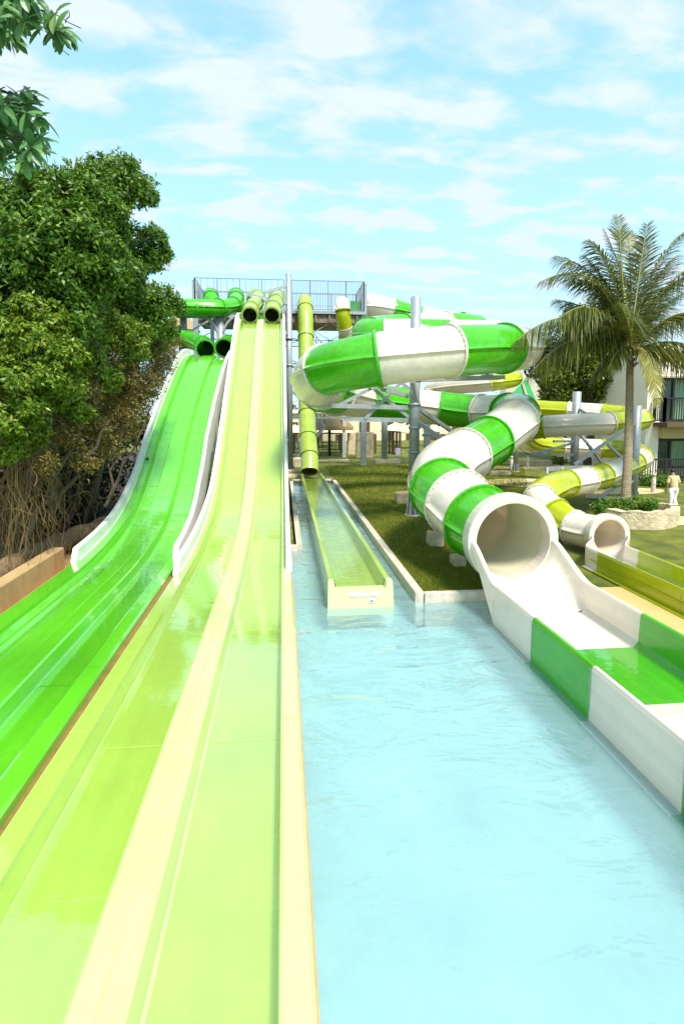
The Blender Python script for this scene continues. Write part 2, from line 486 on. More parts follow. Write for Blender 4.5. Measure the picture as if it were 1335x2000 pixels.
def crown(clumps, n, L, W, sub=18, spread=0.30, inner=0.15, droop=0.15):
    "clumps: list of (center, radius). leaves sit on many little sprigs over uneven lumps"
    P = []; N = []
    tot = sum(r * r for _, r in clumps)
    for c, r in clumps:
        m = max(60, int(n * r * r / tot))
        ns = max(8, int(sub * (1 + r)))
        d = unit(rng.normal(size=(ns, 3)))
        rr = r * rng.uniform(0.55, 1.12, (ns, 1))
        rr[rng.random(ns) < inner] *= 0.5
        sc_ = np.array(c) + d * rr * np.array([1, 1, 0.85])
        k = rng.integers(0, ns, m)
        g = rng.normal(size=(m, 3)) * (r * spread * rng.uniform(0.4, 1.0, (ns, 1))[k])
        P.append(sc_[k] + g); N.append(unit(d[k] * 0.8 + unit(g) * 0.7 + np.array([0, 0, 0.25])))
    P = np.concatenate(P); N = np.concatenate(N)
    return leaves(P, N, L, W, droop=droop)

def spline(pts, per=10):
    "Catmull-Rom through pts, returns samples and the sample index of every control point"
    P = [Vector(p) for p in pts]
    P = [P[0] * 2 - P[1]] + P + [P[-1] * 2 - P[-2]]
    out = []; idx = []
    for i in range(1, len(P) - 2):
        idx.append(len(out))
        p0, p1, p2, p3 = P[i - 1], P[i], P[i + 1], P[i + 2]
        t0 = 0; t1 = t0 + max(1e-4, (p1 - p0).length) ** 0.5; t2 = t1 + max(1e-4, (p2 - p1).length) ** 0.5; t3 = t2 + max(1e-4, (p3 - p2).length) ** 0.5
        for k in range(per):
            t = t1 + (t2 - t1) * k / per
            A1 = p0 * ((t1 - t) / (t1 - t0)) + p1 * ((t - t0) / (t1 - t0))
            A2 = p1 * ((t2 - t) / (t2 - t1)) + p2 * ((t - t1) / (t2 - t1))
            A3 = p2 * ((t3 - t) / (t3 - t2)) + p3 * ((t - t2) / (t3 - t2))
            B1 = A1 * ((t2 - t) / (t2 - t0)) + A2 * ((t - t0) / (t2 - t0))
            B2 = A2 * ((t3 - t) / (t3 - t1)) + A3 * ((t - t1) / (t3 - t1))
            out.append(B1 * ((t2 - t) / (t2 - t1)) + B2 * ((t - t1) / (t2 - t1)))
    idx.append(len(out)); out.append(P[-2])
    return out, idx

# ------------------------------------------------------------------ ground, pool, water, paving
ZG = 0.15
def sheet(rects, z, name, m, **kw):
    b = MB()
    for x0, x1, y0, y1 in rects:
        b.add([(x0, y0, z), (x1, y0, z), (x1, y1, z), (x0, y1, z)], [(0, 1, 2, 3)])
    return b.build(name, m, kind='structure', **kw)
M_GRASS = mat('turf ground', (0.08, 0.115, 0.006), rough=1, var=0.35, vscale=1.2, col2=(0.20, 0.20, 0.015), bump=1, bscale=60, bdist=0.03, detail=9)
sheet([(-400, -6.4, -30, 600), (-6.4, 0.30, 17.05, 600), (0.30, 2.98, 33.0, 600), (2.98, 400, 12.0, 600), (9.3, 400, -30, 12.0)], ZG, 'ground', M_GRASS)
sheet([(-300, 400, -40, 300)], -.95, 'subsoil', M_EARTH)
sheet([(-6.6, 0.14, -6, 17.4)], 0.03, 'slab', M_DECKB)
sheet([(6.15, 9.3, -6, 11.99)], 0.17, 'terrace', M_TERR)
M_SAND = mat('sandy path', (0.60, 0.46, 0.24), rough=0.9, var=0.15, vscale=3, bump=0.3, bscale=30)
b = MB(); b.box((-2.62, 3.8, .14), (.30, 19.4, .36)); b.build('slab', mat('damp brown concrete', (0.26, 0.13, 0.045), rough=.7, var=.25, vscale=3), kind='structure')
# pool shell
b = MB()
X0, X1, YB = 0.15, 6.16, 11.85
b.add([(X0, -6, -.55), (X1, -6, -.55), (X1, YB, -.55), (X0, YB, -.55)], [(0, 1, 2, 3)])
b.add([(.5, YB, -.55), (2.9, YB, -.55), (2.9, 33.2, -.12), (.5, 33.2, -.12)], [(0, 1, 2, 3)])
b.add([(X0, YB, -.55), (.5, YB, -.55), (.5, 16.95, -.45), (X0, 16.95, -.45)], [(0, 1, 2, 3)])
b.build('pool_floor', M_FLOOR, kind='structure')
b = MB()
for x0, x1, y0, y1 in ((X0, X1, -6, YB), (X0, .5, YB, 16.95), (.5, 2.9, YB, 33.2)):
    b.add([(x0, y0, 0), (x1, y0, 0), (x1, y1, 0), (x0, y1, 0)], [(0, 1, 2, 3)])
b.build('water', M_WATER, kind='structure')
# concrete coping round the pool: L shaped wall right of the trench, ledge left of it
kerb = MB()
kerb.box((2.98, 22.43, -.17), (.20, 21.0, .78), bev=.012)
kerb.box((4.72, 11.94, -.175), (3.27, .17, .77), bev=.012)
kerb.build('pool_kerb', M_CURB, label='pale concrete kerb between the pool and the lawn, turning a corner', cat='kerb')
kerb = MB()
kerb.box((.46, 25.0, -.2), (.18, 16.0, .74), bev=.012)
kerb.box((.29, 16.92, -.2), (.22, .16, .735), bev=.012)
kerb.box((1.7, 33.3, -.17), (2.3, .2, .80), bev=.012)
kerb.build('pool_kerb', M_CURB, label='pale concrete kerb around the far end of the narrow channel pool', cat='kerb')
# terrace path behind, sandy walks
sheet([(10.2, 60, 18.6, 20.2)], ZG + .004, 'path', M_SAND)
b = MB()
for cx, cy, rx, ry in ((14.0, 31.0, 2.6, 2.0), (17.2, 27.2, 2.5, 1.2), (26, 40, 14, 1.5)):
    pts = [(cx + rx * math.cos(a) * (1 + .08 * math.sin(3 * a)), cy + ry * math.sin(a), ZG + .008) for a in np.linspace(0, 2 * math.pi, 26)[:-1]]
    b.add(pts, [tuple(range(25))])
b.build('path', M_SAND, kind='structure')
# ochre wall and earth kerb left of the green slide
b = MB()
b.box((-6.02, 5.0, .30), (.34, 21.0, .62), bev=.03)
b.build('retaining_wall', M_DECKB, label='low ochre concrete wall along the left side of the green slide', cat='wall')
pts = [onz(-60, 1158, .25), onz(0, 1122, .3), onz(70, 1084, .32), onz(140, 1052, .35), onz(215, 1022, .4), onz(262, 985, .5)]
sp, _ = spline(pts, 8)
b = MB(); b.tube(sp, [.30 + .04 * math.sin(i * 1.3) for i in range(len(sp))], 12)
b.build('earth_kerb', M_EARTH, label='rounded earthen kerb in front of the tangled undergrowth', cat='kerb')

# ------------------------------------------------------------------ multi-lane racer slides
def interp(tab, y):
    if y <= tab[0][0]: return tab[0][1]
    for (a, b_), (c, d) in zip(tab, tab[1:]):
        if y <= c:
            return b_ + (d - b_) * (y - a) / (c - a)
    return tab[-1][1]
def profile_curve(pts):
    sp, _ = spline([(0, a, b_) for a, b_ in pts], 12)
    return [(p.y, p.z) for p in sp]
class Racer:
    def __init__(s, tab, shift):
        s.tab = profile_curve(tab); s.shift = shift
    def frame(s, y):
        z = interp(s.tab, y)
        a = (interp(s.tab, y + .15) - interp(s.tab, y - .15)) / .3
        n = Vector((0, -a, 1)).normalized()
        return Vector((interp(s.shift, y), y, z)), n
    def strip(s, mb, prof, y0, y1, step=.35, mi=0, smooth=False, hfun=None):
        ys = list(np.arange(y0, y1, step)) + [y1]
        rows = []
        for y in ys:
            o, n = s.frame(y)
            k = hfun(y) if hfun else 1
            rows.append([o + Vector((u, 0, 0)) + n * (h * k) for u, h in prof])
        mb.loft(rows, mi, smooth)
        return mb
    def cap(s, mb, prof, y, mi=0):
        o, n = s.frame(y)
        mb.add([o + Vector((u, 0, 0)) + n * h for u, h in prof], [tuple(range(len(prof)))], mi)

def racer(S, name, label, P, Ye, Yw, mats, tube_specs, group):
    """P: dict of u positions. Ye: crest, Yw: where the white side walls begin"""
    mbed, mdiv, mrim = mats
    t = thing(name, (0, 5, 0), label, 'water slide', group)
    Y0 = -2.5
    bedL = MB()
    S.strip(bedL, [(P['li'], .20), (P['l0'] - .03, .06), (P['l0'] + .05, 0), (P['l1'] - .02, 0)], Y0, Ye)
    bedL.build('lane', mbed, t)
    bedR = MB()
    S.strip(bedR, [(P['r0'] + .02, 0), (P['r1'] - .05, 0), (P['r1'] - .01, .05), (P['r1'], .20)], Y0, Ye)
    bedR.build('lane', mbed, t)
    dv = MB()
    m0 = (P['l1'] + P['r0']) / 2
    S.strip(dv, [(P['l1'] - .03, 0), (P['l1'], .02), (P['l1'] + .02, .21), (P['l1'] + .05, .235), (m0 - .012, .235), (m0 - .006, .243), (m0 + .006, .243), (m0 + .012, .235), (P['r0'] - .07, .235), (P['r0'] - .04, .21), (P['r0'], .02), (P['r0'] + .03, 0)], Y0, Ye)
    dv.build('divider', mdiv, t)
    for side, a, b_ in ((-1, P['lo'], P['li']), (1, P['r1'], P['ro'])):
        rm = MB()
        if side < 0:
            S.strip(rm, [(a, -.30), (a - .01, .20), (a + .02, .235), (b_ - .05, .235), (b_ - .035, .265), (b_ - .01, .265), (b_, .20)], Y0, Ye)
        else:
            S.strip(rm, [(a, .20), (a + .01, .25), (a + .04, .262), (b_ - .02, .262), (b_ + .01, .22), (b_, -.30)], Y0, Ye)
        rm.build('rim', mrim[0 if side < 0 else 1], t)
    if P['ro'] > 0:
        sl = MB(); sl.box((P['ro'] + .022, 7.0, .02), (.05, 19.0, .10)); sl.build('sealant_strip', M_DECKB, t)
    # moulding joints across the lanes
    for yj in P['joints']:
        for a, b_ in ((P['l0'] + .05, P['l1'] - .02), (P['r0'] + .03, P['r1'] - .05)):
            jb = MB()
            S.strip(jb, [(a, .004), (b_, .004)], yj, yj + .02, .02)
            jb.build('seam', M_JOINT if mbed is M_BEDL else M_JOINTG, t)
    for yj in P['joints']:
        for side in (-1, 1):
            if yj > Yw: continue
            a, b_ = (P['lo'] + .02, P['li'] - .06) if side < 0 else (P['r1'] + .04, P['ro'] - .03)
            jb = MB(); S.strip(jb, [(a, .238 if side < 0 else .266), (b_, .238 if side < 0 else .264)], yj, yj + .018, .018)
            jb.build('rim_joint', M_JOINT if mbed is M_BEDL else M_JOINTG, t)
    # raised white side walls on the slope
    H = P['H']
    for side in (-1, 1):
        o0 = P['lo'] if side < 0 else P['ro']
        th = P['th']
        ot = o0 + side * .012
        it = ot - side * th
        prof = [(it - side * .03, .22), (it, .27), (it, .21 + H), (it + side * .012, .23 + H), (ot - side * .012, .23 + H), (ot, .20 + H), (ot, -.30)]
        wl = MB()
        S.strip(wl, prof, Yw, Ye + .3, smooth=False)
        S.strip(wl, [(ot, -.30), (ot, -.6)], Yw + 2.0, Ye + .3)
        # raked front end of the wall
        o, n = S.frame(Yw); o2, n2 = S.frame(Yw - .22)
        fa = [o + Vector((u, 0, 0)) + n * h for u, h in [(it, .22), (it, .21 + H), (it + side * .012, .23 + H), (ot - side * .012, .23 + H), (ot, .20 + H), (ot, .0)]]
        fb = [o2 + Vector((it, 0, 0)) + n2 * .24, o2 + Vector((ot, 0, 0)) + n2 * .24, o2 + Vector((ot, 0, 0)) + n2 * .0]
        wl.add(fa + fb, [(0, 1, 6), (1, 2, 3, 4, 7, 6), (4, 5, 8, 7)])
        wl.build('side_wall', M_RIMW, t)
    # underside shell of the slope
    sh = MB()
    S.strip(sh, [(P['lo'] + .02, -.5), (P['ro'] - .02, -.5)], Yw - .5, Ye)
    sh.build('underside', M_SHELL, t)
    # standing water in the flat lanes
    wt = MB()
    Yf = P['Yf']
    for a, b_ in ((P['l0'] - .04, P['l1']), (P['r0'], P['r1'] - .006)):
        o, n = S.frame(-2)
        z = o.z + .075
        rows = []
        for y in np.arange(-2.5, Yf, .5):
            sx = interp(S.shift, y)
            rows.append([(a + sx, y, z), (b_ + sx, y, z)])
        wt.loft([[Vector(p) for p in r] for r in rows])
    wt.build('lane_water', M_WLANE, t)
    return t
M_JOINTG = mat('green joint line', (0.04, 0.42, 0.02), rough=0.4)
M_JOINT = mat('joint line', (0.46, 0.62, 0.12), rough=0.4)

SY = Racer([(-8, .20), (4, .20), (9, .20), (13.2, .20), (15.4, .27), (17.4, .50), (19.8, 1.05), (22, 2.15), (24.2, 3.55), (26.5, 5.05), (28.8, 6.55), (31, 7.95), (32.6, 8.9), (33.8, 9.35), (35.2, 9.45)],
           [(-8, 0), (40, 0)])
PY = dict(lo=-2.56, li=-2.27, l0=-2.18, l1=-1.43, r0=-.97, r1=-.07, ro=.16, H=.34, th=.13, joints=(6.6, 11.8, 17.4, 20.6, 24.4, 28.0, 31.2), Yf=14.6)
ty = racer(SY, 'racing_slide', 'pale lime two lane racing slide with white side walls, right of the bright green one', PY, 34.0, 13.3,
           (M_BEDL, M_DIVL, (M_BEDL, M_DIVL)), None, 'two lane racing slides')
SG = Racer([(-8, .20), (4, .20), (9, .20), (14.6, .20), (16.6, .26), (18.6, .45), (20.6, .85), (22.6, 1.65), (24.6, 2.80), (26.6, 4.05), (28.6, 5.35), (30, 6.25), (31, 6.80), (31.8, 7.05), (33.4, 7.10)],
           [(-8, .1), (9, 0), (14, 0), (18, -.18), (21, -.36), (24.5, -.45), (27, -.38), (29.5, -.22), (31.6, .0), (33, .25)])
PG = dict(lo=-5.30, li=-4.86, l0=-4.76, l1=-4.34, r0=-3.62, r1=-2.96, ro=-2.69, H=.34, th=.14, joints=(8.3, 13.6, 18.2, 22, 25.4, 28.6), Yf=15.2)
tg = racer(SG, 'racing_slide', 'bright green two lane racing slide with white side walls, beside the trees', PG, 32.0, 14.7,
           (M_BEDG, M_BEDG, (M_BEDG, M_BEDG)), None, 'two lane racing slides')

# ------------------------------------------------------------------ closed flume tubes
UP = Vector((0, 0, 1))
def frames(sp):
    out = []
    n = len(sp)
    for i, p in enumerate(sp):
        t = (sp[min(i + 1, n - 1)] - sp[max(i - 1, 0)]).normalized()
        side = t.cross(UP)
        if side.length < .15: side = out[-1][2] if out else Vector((1, 0, 0))
        side = side.normalized()
        nrm = side.cross(t).normalized()
        out.append((p, t, side, nrm))
    return out
def ring(fr, r, seg, lip=0.0):
    p, t, side, nrm = fr
    pts = []
    for k in range(seg):
        a = 2 * math.pi * k / seg
        rr = r
        pts.append(p + side * (math.cos(a) * rr) + nrm * (math.sin(a) * rr))
    return pts
def seam_ring(fr, r, seg, lw):
    "circle with a thin horizontal lip on each side"
    p, t, side, nrm = fr
    pts = []
    half = seg // 2
    e = .018 / r
    for sgn in (0, 1):
        base = math.pi * sgn
        a0 = base + e; a1 = base + math.pi - e
        for k in range(half + 1):
            a = a0 + (a1 - a0) * k / half
            pts.append((math.cos(a) * r, math.sin(a) * r))
        s_ = -1 if sgn == 0 else 1
        pts.append((s_ * (r + lw), (1 if sgn == 0 else -1) * .018))
        pts.append((s_ * (r + lw), (-1 if sgn == 0 else 1) * .018))
    return [p + side * x + nrm * y for x, y in pts]
def flume(name, pts, r, label, group=None, seg=32, lw=.05, fl=.06, fw=.09, per=9, bolts=0, cat='water slide', lining=None, wall_out=None):
    """pts: (px, py, Y, material or None). material = start of a new section in that material"""
    P = [a if b_ is None else at(a, b_, c) for a, b_, c, _ in pts]
    sp, idx = spline(P, per)
    fr = frames(sp)
    root = thing(name, (P[0].x, P[0].y, 0), label, cat, group)
    marks = [(idx[i], pts[i][3]) for i in range(len(pts)) if pts[i][3] is not None]
    marks.append((len(sp) - 1, None))
    for (a, m), (b_, _) in zip(marks, marks[1:]):
        mb = MB()
        mb.loft([seam_ring(fr[i], r, seg, lw) for i in range(a, b_ + 1)], 0, True, True)
        nrow = len(mb.f)
        o = mb.build('tube_section', m, root)
    for k, (a, m) in enumerate(marks[:-1]):
        if k == 0 and wall_out: continue
        p, t, side, nrm = fr[a]
        mprev = marks[k - 1][1] if k > 0 else m
        mb = MB()
        rows = []
        for dr, dt in ((-.004, -fw / 2), (fl, -fw / 2), (fl, fw / 2), (-.004, fw / 2)):
            q = (p + t * dt, t, side, nrm)
            rows.append(ring(q, r + dr, seg))
        mb.loft(rows, 0, False, True)
        if bolts:
            for j in range(bolts):
                an = 2 * math.pi * (j + .5) / bolts
                d = side * math.cos(an) + nrm * math.sin(an)
                for sg in (-1, 1):
                    c = p + d * (r + fl * .55) + t * (sg * (fw / 2 + .004))
                    mb.box(c, (.02, .02, .02), rot=t.to_track_quat('Z', 'Y').to_matrix(), mi=1)
        mb.build('flange', [mprev if k else m, M_BOLT], root)
    return root, sp, fr

G_, W_, Yl, Ll = M_GREEN, M_WHITE, M_YEL, M_LIME
_a = at(990, 1050, 11.9)
A = [(Vector((_a.x, 11.6, _a.z)), None, 0, G_), (Vector((_a.x - .01, 11.95, _a.z + .005)), None, 0, None), (934, 1018, 13.1, W_), (894, 983, 14.1, G_), (864, 957, 15.1, W_), (864, 917, 16.8, None), (908, 889, 18.3, G_),
     (955, 861, 19.7, W_), (1004, 824, 21.3, G_), (1012, 808, 23.4, None), (990, 806, 25.4, W_), (938, 806, 27.2, G_), (860, 798, 28.6, W_), (785, 791, 28.4, G_), (706, 781, 26.9, W_),
     (655, 770, 24.4, G_), (630, 760, 22.6, W_), (616, 744, 20.8, None), (634, 724, 19.6, G_), (738, 702, 18.3, W_), (876, 687, 18.9, G_), (982, 681, 20.3, W_),
     (1018, 680, 22.8, None), (1008, 672, 25.6, None), (960, 660, 28.6, W_), (885, 656, 30.6, G_), (815, 654, 31.2, W_), (750, 655, 30.8, G_), (722, 655, 31.4, None),
     (718, 650, 33.2, G_), (742, 644, 35.2, None), (790, 640, 36.6, W_), (870, 636, 37.5, G_), (930, 640, 39.5, None), (900, 634, 42.0, W_), (820, 622, 43.0, G_), (768, 608, 42.5, W_), (735, 600, 43.0, None), (722, 596, 45.0, None), (724, 594, 48.0, None)]
RA = .865
flA, spA, frA = flume('flume_slide', A, RA, 'big green and white striped enclosed flume that coils and ends in a wide mouth', bolts=30, seg=40, fl=.075, lw=.07, wall_out=True)
_b = at(1180, 1044, 14.9)
B = [(Vector((_b.x, 14.66, _b.z)), None, 0, W_), (Vector((_b.x - .01, 14.95, _b.z + .005)), None, 0, None), (1120, 1030, 15.9, Yl), (1083, 1004, 16.7, W_), (1052, 975, 17.5, Yl), (1085, 950, 18.7, None), (1104, 945, 19.3, W_), (1143, 938, 20.4, Yl), (1174, 930, 21.6, W_), (1205, 918, 22.8, Yl),
     (1236, 905, 24.2, W_), (1250, 897, 25.4, Yl), (1252, 888, 26.8, None), (1228, 880, 28.2, Yl), (1175, 876, 29.0, W_), (1093, 873, 29.4, Yl), (1040, 868, 28.6, None), (1018, 855, 27.0, None), (1025, 842, 25.5, Yl),
     (1060, 834, 24.6, W_), (1188, 827, 24.4, Yl), (1236, 823, 25.0, None), (1252, 818, 26.6, None), (1225, 812, 28.6, Yl), (1180, 807, 29.8, W_), (1110, 802, 31.0, Yl), (1045, 798, 32.2, W_), (985, 792, 33.6, None), (900, 785, 35.5, Yl),
     (850, 775, 37, W_), (840, 765, 38, None), (870, 757, 36.5, None), (960, 748, 34.0, Yl), (996, 742, 34.2, None), (1000, 738, 36, W_), (940, 735, 39, None), (840, 732, 41, Yl), (740, 725, 41, W_), (690, 700, 40.6, None), (676, 675, 40.2, Yl), (676, 652, 39.8, W_), (673, 640, 39.5, Yl), (669, 607, 39.2, W_), (667, 594, 39.6, None), (668, 596, 41.2, None)]
RB = .50
flB, spB, frB = flume('flume_slide', B, RB, 'narrower yellow and white striped enclosed flume winding past the palm', bolts=18, seg=28, fl=.05, lw=.045, fw=.07, wall_out=True)
Cc = [(604, 920, 33.4, Ll), (604, 888, 34.0, Ll), (601, 852, 35.0, Ll), (599, 806, 36.3, Ll), (598, 735, 38.0, Ll), (597, 658, 39.7, Ll), (596, 602, 40.9, Ll), (595, 588, 41.8, None), (596, 592, 43.2, None)]
flC, spC, frC = flume('speed_slide_tube', Cc, .50, 'straight lime green tube dropping from the tower to the narrow channel', bolts=0, seg=24, fl=.07, lw=.02, fw=.08, cat='water slide')
def short_tubes(parent, runs, r, m, lin):
    for k, run in enumerate(runs):
        P = [at(a, b_, c) for a, b_, c in run]
        sp, idx = spline(P, 8)
        fr = frames(sp)
        mb = MB(); mb.loft([seam_ring(f, r, 24, .03) for f in fr], 0, True, True)
        mb.build('tube', m, parent)
        for ii in (0, ) + tuple(idx[1:-1:1]):
            mb = MB(); p, t, s_, n_ = fr[ii]
            mb.loft([ring((p + t * dt, t, s_, n_), r + dr, 24) for dr, dt in ((-.05, -.05), (.06, -.05), (.06, .05), (-.004, .05))], 0, False, True)
            mb.build('flange', m, parent)
        # lining whose dark colour stands for the shade deep in the mouth
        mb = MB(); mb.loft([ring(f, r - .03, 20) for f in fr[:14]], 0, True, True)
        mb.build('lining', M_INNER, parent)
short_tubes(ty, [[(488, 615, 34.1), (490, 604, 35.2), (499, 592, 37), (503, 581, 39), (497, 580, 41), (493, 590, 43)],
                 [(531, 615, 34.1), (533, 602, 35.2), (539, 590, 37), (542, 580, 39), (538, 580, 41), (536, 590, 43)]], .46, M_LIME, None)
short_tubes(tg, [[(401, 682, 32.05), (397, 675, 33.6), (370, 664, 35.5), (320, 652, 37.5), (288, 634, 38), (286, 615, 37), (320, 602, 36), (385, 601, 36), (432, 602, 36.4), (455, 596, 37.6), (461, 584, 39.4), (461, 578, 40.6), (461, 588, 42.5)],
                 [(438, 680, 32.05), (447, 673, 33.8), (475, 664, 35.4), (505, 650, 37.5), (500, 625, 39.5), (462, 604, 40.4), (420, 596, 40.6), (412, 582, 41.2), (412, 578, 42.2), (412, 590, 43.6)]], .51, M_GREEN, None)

# ---- open run-out troughs of the two flumes
def trough(parent, xc, yc_m, zc_m, r, y_joint, x0, x1, ztop, zfl, panels, foot, thick, y_end, mlast=None):
    """from a round tube end (centre xc, yc_m, zc_m) to a straight box section trough running towards -Y"""
    def half(y):
        # cross-section at y: k = 0 at the tube, 1 at the trough
        k = min(1, max(0, (yc_m - y) / (yc_m - y_joint)))
        ks = k * k * (3 - 2 * k)
        pts = []
        n = 30
        cx = xc + (((x0 + x1) / 2) - xc) * ks
        for i in range(n + 1):
            a = math.pi + math.pi * i / n                       # lower half circle
            cxp, czp = xc + math.cos(a) * r, zc_m + math.sin(a) * r
            # box section (rounded): superellipse
            ca, sa = math.cos(a), math.sin(a)
            e = 2 / 9.0
            bx = (x0 + x1) / 2 + math.copysign(abs(ca) ** e, ca) * (x1 - x0) / 2
            bz = ztop - (ztop - zfl) * abs(sa) ** e
            pts.append((cxp + (bx - cxp) * ks, czp + (bz - czp) * ks))
        return pts
    # shell of the transition, with a broad rolled lip along both edges
    ys = list(np.linspace(yc_m, y_joint, 16))
    def outer(pts):
        a, b_ = pts[0], pts[-1]
        return a, b_
    for part, lo, hi, mm in [('transition', yc_m, y_joint, panels[0][2])]:
        mb = MB()
        rows_i = [[Vector((x, y, z)) for x, z in half(y)] for y in ys]
        mb.loft(rows_i, 0, True)
        for sgn in (0, -1):
            sd_ = -1 if sgn == 0 else 1
            rows = []
            for q, y in enumerate(ys):
                x, z = half(y)[sgn]
                k = q / (len(ys) - 1)
                rows.append([Vector((x, y, z)), Vector((x + sd_ * .02, y, z + .03)), Vector((x + sd_ * thick, y, z + .03)), Vector((x + sd_ * (thick + .01), y, z - .02)),
                             Vector((x + sd_ * (thick + .01), y, z - .12 - (z - .14) * k * k))])
            mb.loft(rows, 0, False)
        mb.build('transition', mm, parent)
    rows_o = [[Vector((x, y - .0, z - .02)) for x, z in half(y)] for y in ys]
    # straight panels
    for (ya, yb, mm) in panels:
        mb = MB()
        prof = [(x0 - thick - .01, .0 + foot), (x0 - thick, ztop - .03), (x0 - thick + .02, ztop + .03), (x0 - .02, ztop + .03), (x0, ztop), (x0 + .02, zfl + .10), (x0 + .10, zfl),
                (x1 - .10, zfl), (x1 - .02, zfl + .10), (x1, ztop), (x1 + .02, ztop + .03), (x1 + thick - .02, ztop + .03), (x1 + thick, ztop - .03), (x1 + thick + .01, foot)]
        mb.loft([[Vector((x, y, z)) for x, z in prof] for y in (ya, yb)], 0, False)
        # foot flange
        for sd_, xx in ((-1, x0 - thick - .01), (1, x1 + thick + .01)):
            mb.box((xx + sd_ * .055, (ya + yb) / 2, foot + .006), (.13, abs(ya - yb), .03))
        mb.build('trough_panel', mm, parent)
        mb = MB()
        mb.add([(x0 - thick - .012, yb + .012, foot), (x0 - thick - .012, yb - .004, foot), (x0 - thick - .012, yb - .004, ztop), (x0 - thick - .012, yb + .012, ztop)], [(0, 1, 2, 3)])
        mb.build('joint', M_CURB, parent)

mA = _a
trough(flA, mA.x, 11.60, mA.z, RA - .012, 10.5, 4.22, 6.06, .74, .17, [(10.5, 8.78, M_WHITE), (8.78, 6.95, M_GREEN), (6.95, 5.13, M_WHITE), (5.13, 3.3, M_GREEN), (3.3, 1.5, M_WHITE)], -.03, .09, 1.5)
# water in trough A
b = MB()
b.add([(4.30, 1.5, .225), (5.98, 1.5, .225), (5.98, 8.7, .225), (4.30, 8.7, .225)], [(0, 1, 2, 3)])
b.build('trough_water', M_WLANE, flA)
mB = at(1180, 1044, 14.9)
trough(flB, mB.x, 14.68, mB.z, RB - .01, 13.7, 7.93, 8.96, .66, .24, [(13.7, 13.2, M_WHITE), (13.2, 10.2, M_YEL), (10.2, 7, M_YEL)], .18, .06, 7)
b = MB()
b.box((7.86, 10.3, .42), (.05, 6.4, .02))
b.build('stiffener', M_YEL, flB)
b = MB()
b.add([(8.0, 7, .30), (8.93, 7, .30), (8.93, 13.4, .30), (8.0, 13.4, .30)], [(0, 1, 2, 3)])
b.build('trough_water', M_WLANE, flB)

# mouth hoods: thick white collar rings with an inner lining
def hood(parent, c, r, y0, y1, col, lining, liner_fr, name='mouth_collar', th=.115):
    mb = MB()
    def rg(rr, y, seg=48): return [Vector((c.x + rr * math.cos(2 * math.pi * k / seg), y, c.z + rr * math.sin(2 * math.pi * k / seg))) for k in range(seg)]
    mb.loft([rg(r - .036, y1), rg(r - .036, y0 + .01), rg(r + .01, y0), rg(r + th - .015, y0), rg(r + th, y0 + .015), rg(r + th, y1 - .02), rg(r + .004, y1)], 0, False, True)
    mb.build(name, col, parent)
hood(flA, mA, RA - .0, 11.55, 11.95, M_WHITE, None, None, th=.155)
hood(flB, mB, RB - .0, 14.65, 14.95, M_WHITE, None, None)
# inner lining of the last metres (pale inside)
M_LIN = mat('pale ivory lining', (0.86, 0.74, 0.58), rough=0.25, coat=0.4, var=0.05, vscale=2)
translucent(M_LIN, .35, (.95, .82, .66))
mb = MB(); mb.loft([ring(f, RA - .02, 40) for f in frA[:50]], 0, True, True); mb.build('lining', M_LIN, flA)
mb = MB(); mb.loft([ring(f, RB - .02, 28) for f in frB[:42]], 0, True, True); mb.build('lining', M_LIN, flB)
mb = MB(); mb.loft([ring(f, .46, 24) for f in frC[:40]], 0, True, True); mb.build('lining', M_INNER, flC)  # shade in the straight tube put into the lining colour

# ---- speed slide run-out box standing in the narrow pool
xl0, xr0, xl1, xr1 = .93, 2.33, 1.02, 2.30
def bx(y):
    k = (y - 12.1) / (33.3 - 12.1)
    return xl0 + (xl1 - xl0) * k, xr0 + (xr1 - xr0) * k
mb = MB()
rows = []
for y in np.linspace(11.95, 33.3, 30):
    a, c = bx(y)
    zt = .57
    rows.append([Vector(p) for p in ((a - .0, y, -.15), (a + .02, y, zt - .02), (a + .03, y, zt), (a + .13, y, zt), (a + .145, y, zt - .02), (a + .22, y, .26), (c - .22, y, .26), (c - .145, y, zt - .02), (c - .13, y, zt), (c - .03, y, zt), (c - .02, y, zt - .02), (c, y, -.15))])
mb.loft(rows, 0, False)
mb.build('channel', M_LIME_B if 'M_LIME_B' in globals() else M_LIME, flC)
a, c = bx(11.8)
mb = MB()
# front end: low weir between two cheeks
mb.loft([[Vector(p) for p in ((a - .02, 11.65, -.15), (a + .0, 11.74, .56), (a + .02, 11.95, .57))],
         [Vector(p) for p in ((a + .13, 11.65, -.15), (a + .13, 11.74, .545), (a + .13, 11.95, .57))],
         [Vector(p) for p in ((a + .135, 11.65, -.15), (a + .15, 11.72, .40), (a + .17, 11.95, .40))],
         [Vector(p) for p in ((c - .135, 11.65, -.15), (c - .15, 11.72, .40), (c - .17, 11.95, .40))],
         [Vector(p) for p in ((c - .13, 11.65, -.15), (c - .13, 11.74, .545), (c - .13, 11.95, .57))],
         [Vector(p) for p in ((c + .02, 11.65, -.15), (c + .0, 11.74, .56), (c - .02, 11.95, .57))]], 0, False)
mb.build('front_panel', mat('pale lime gelcoat', (0.56, 0.62, 0.28), rough=.25, coat=.3, var=.04), flC)
mb = MB()
for k, wd in enumerate((.07, .06, .05, .05, .07, 0, .07, .06)):
    if wd:
        mb = MB(); mb.box((1.42 + k * .078, 11.678, .30), (wd, .006, .085 + .012 * ((k * 3) % 2)))
        mb.build('letter', M_STICK, flC)
mb = MB()
mb.box((1.86, 11.662, .17), (.12, .006, .11))
mb.build('sticker', M_STICK, flC)
mb = MB()
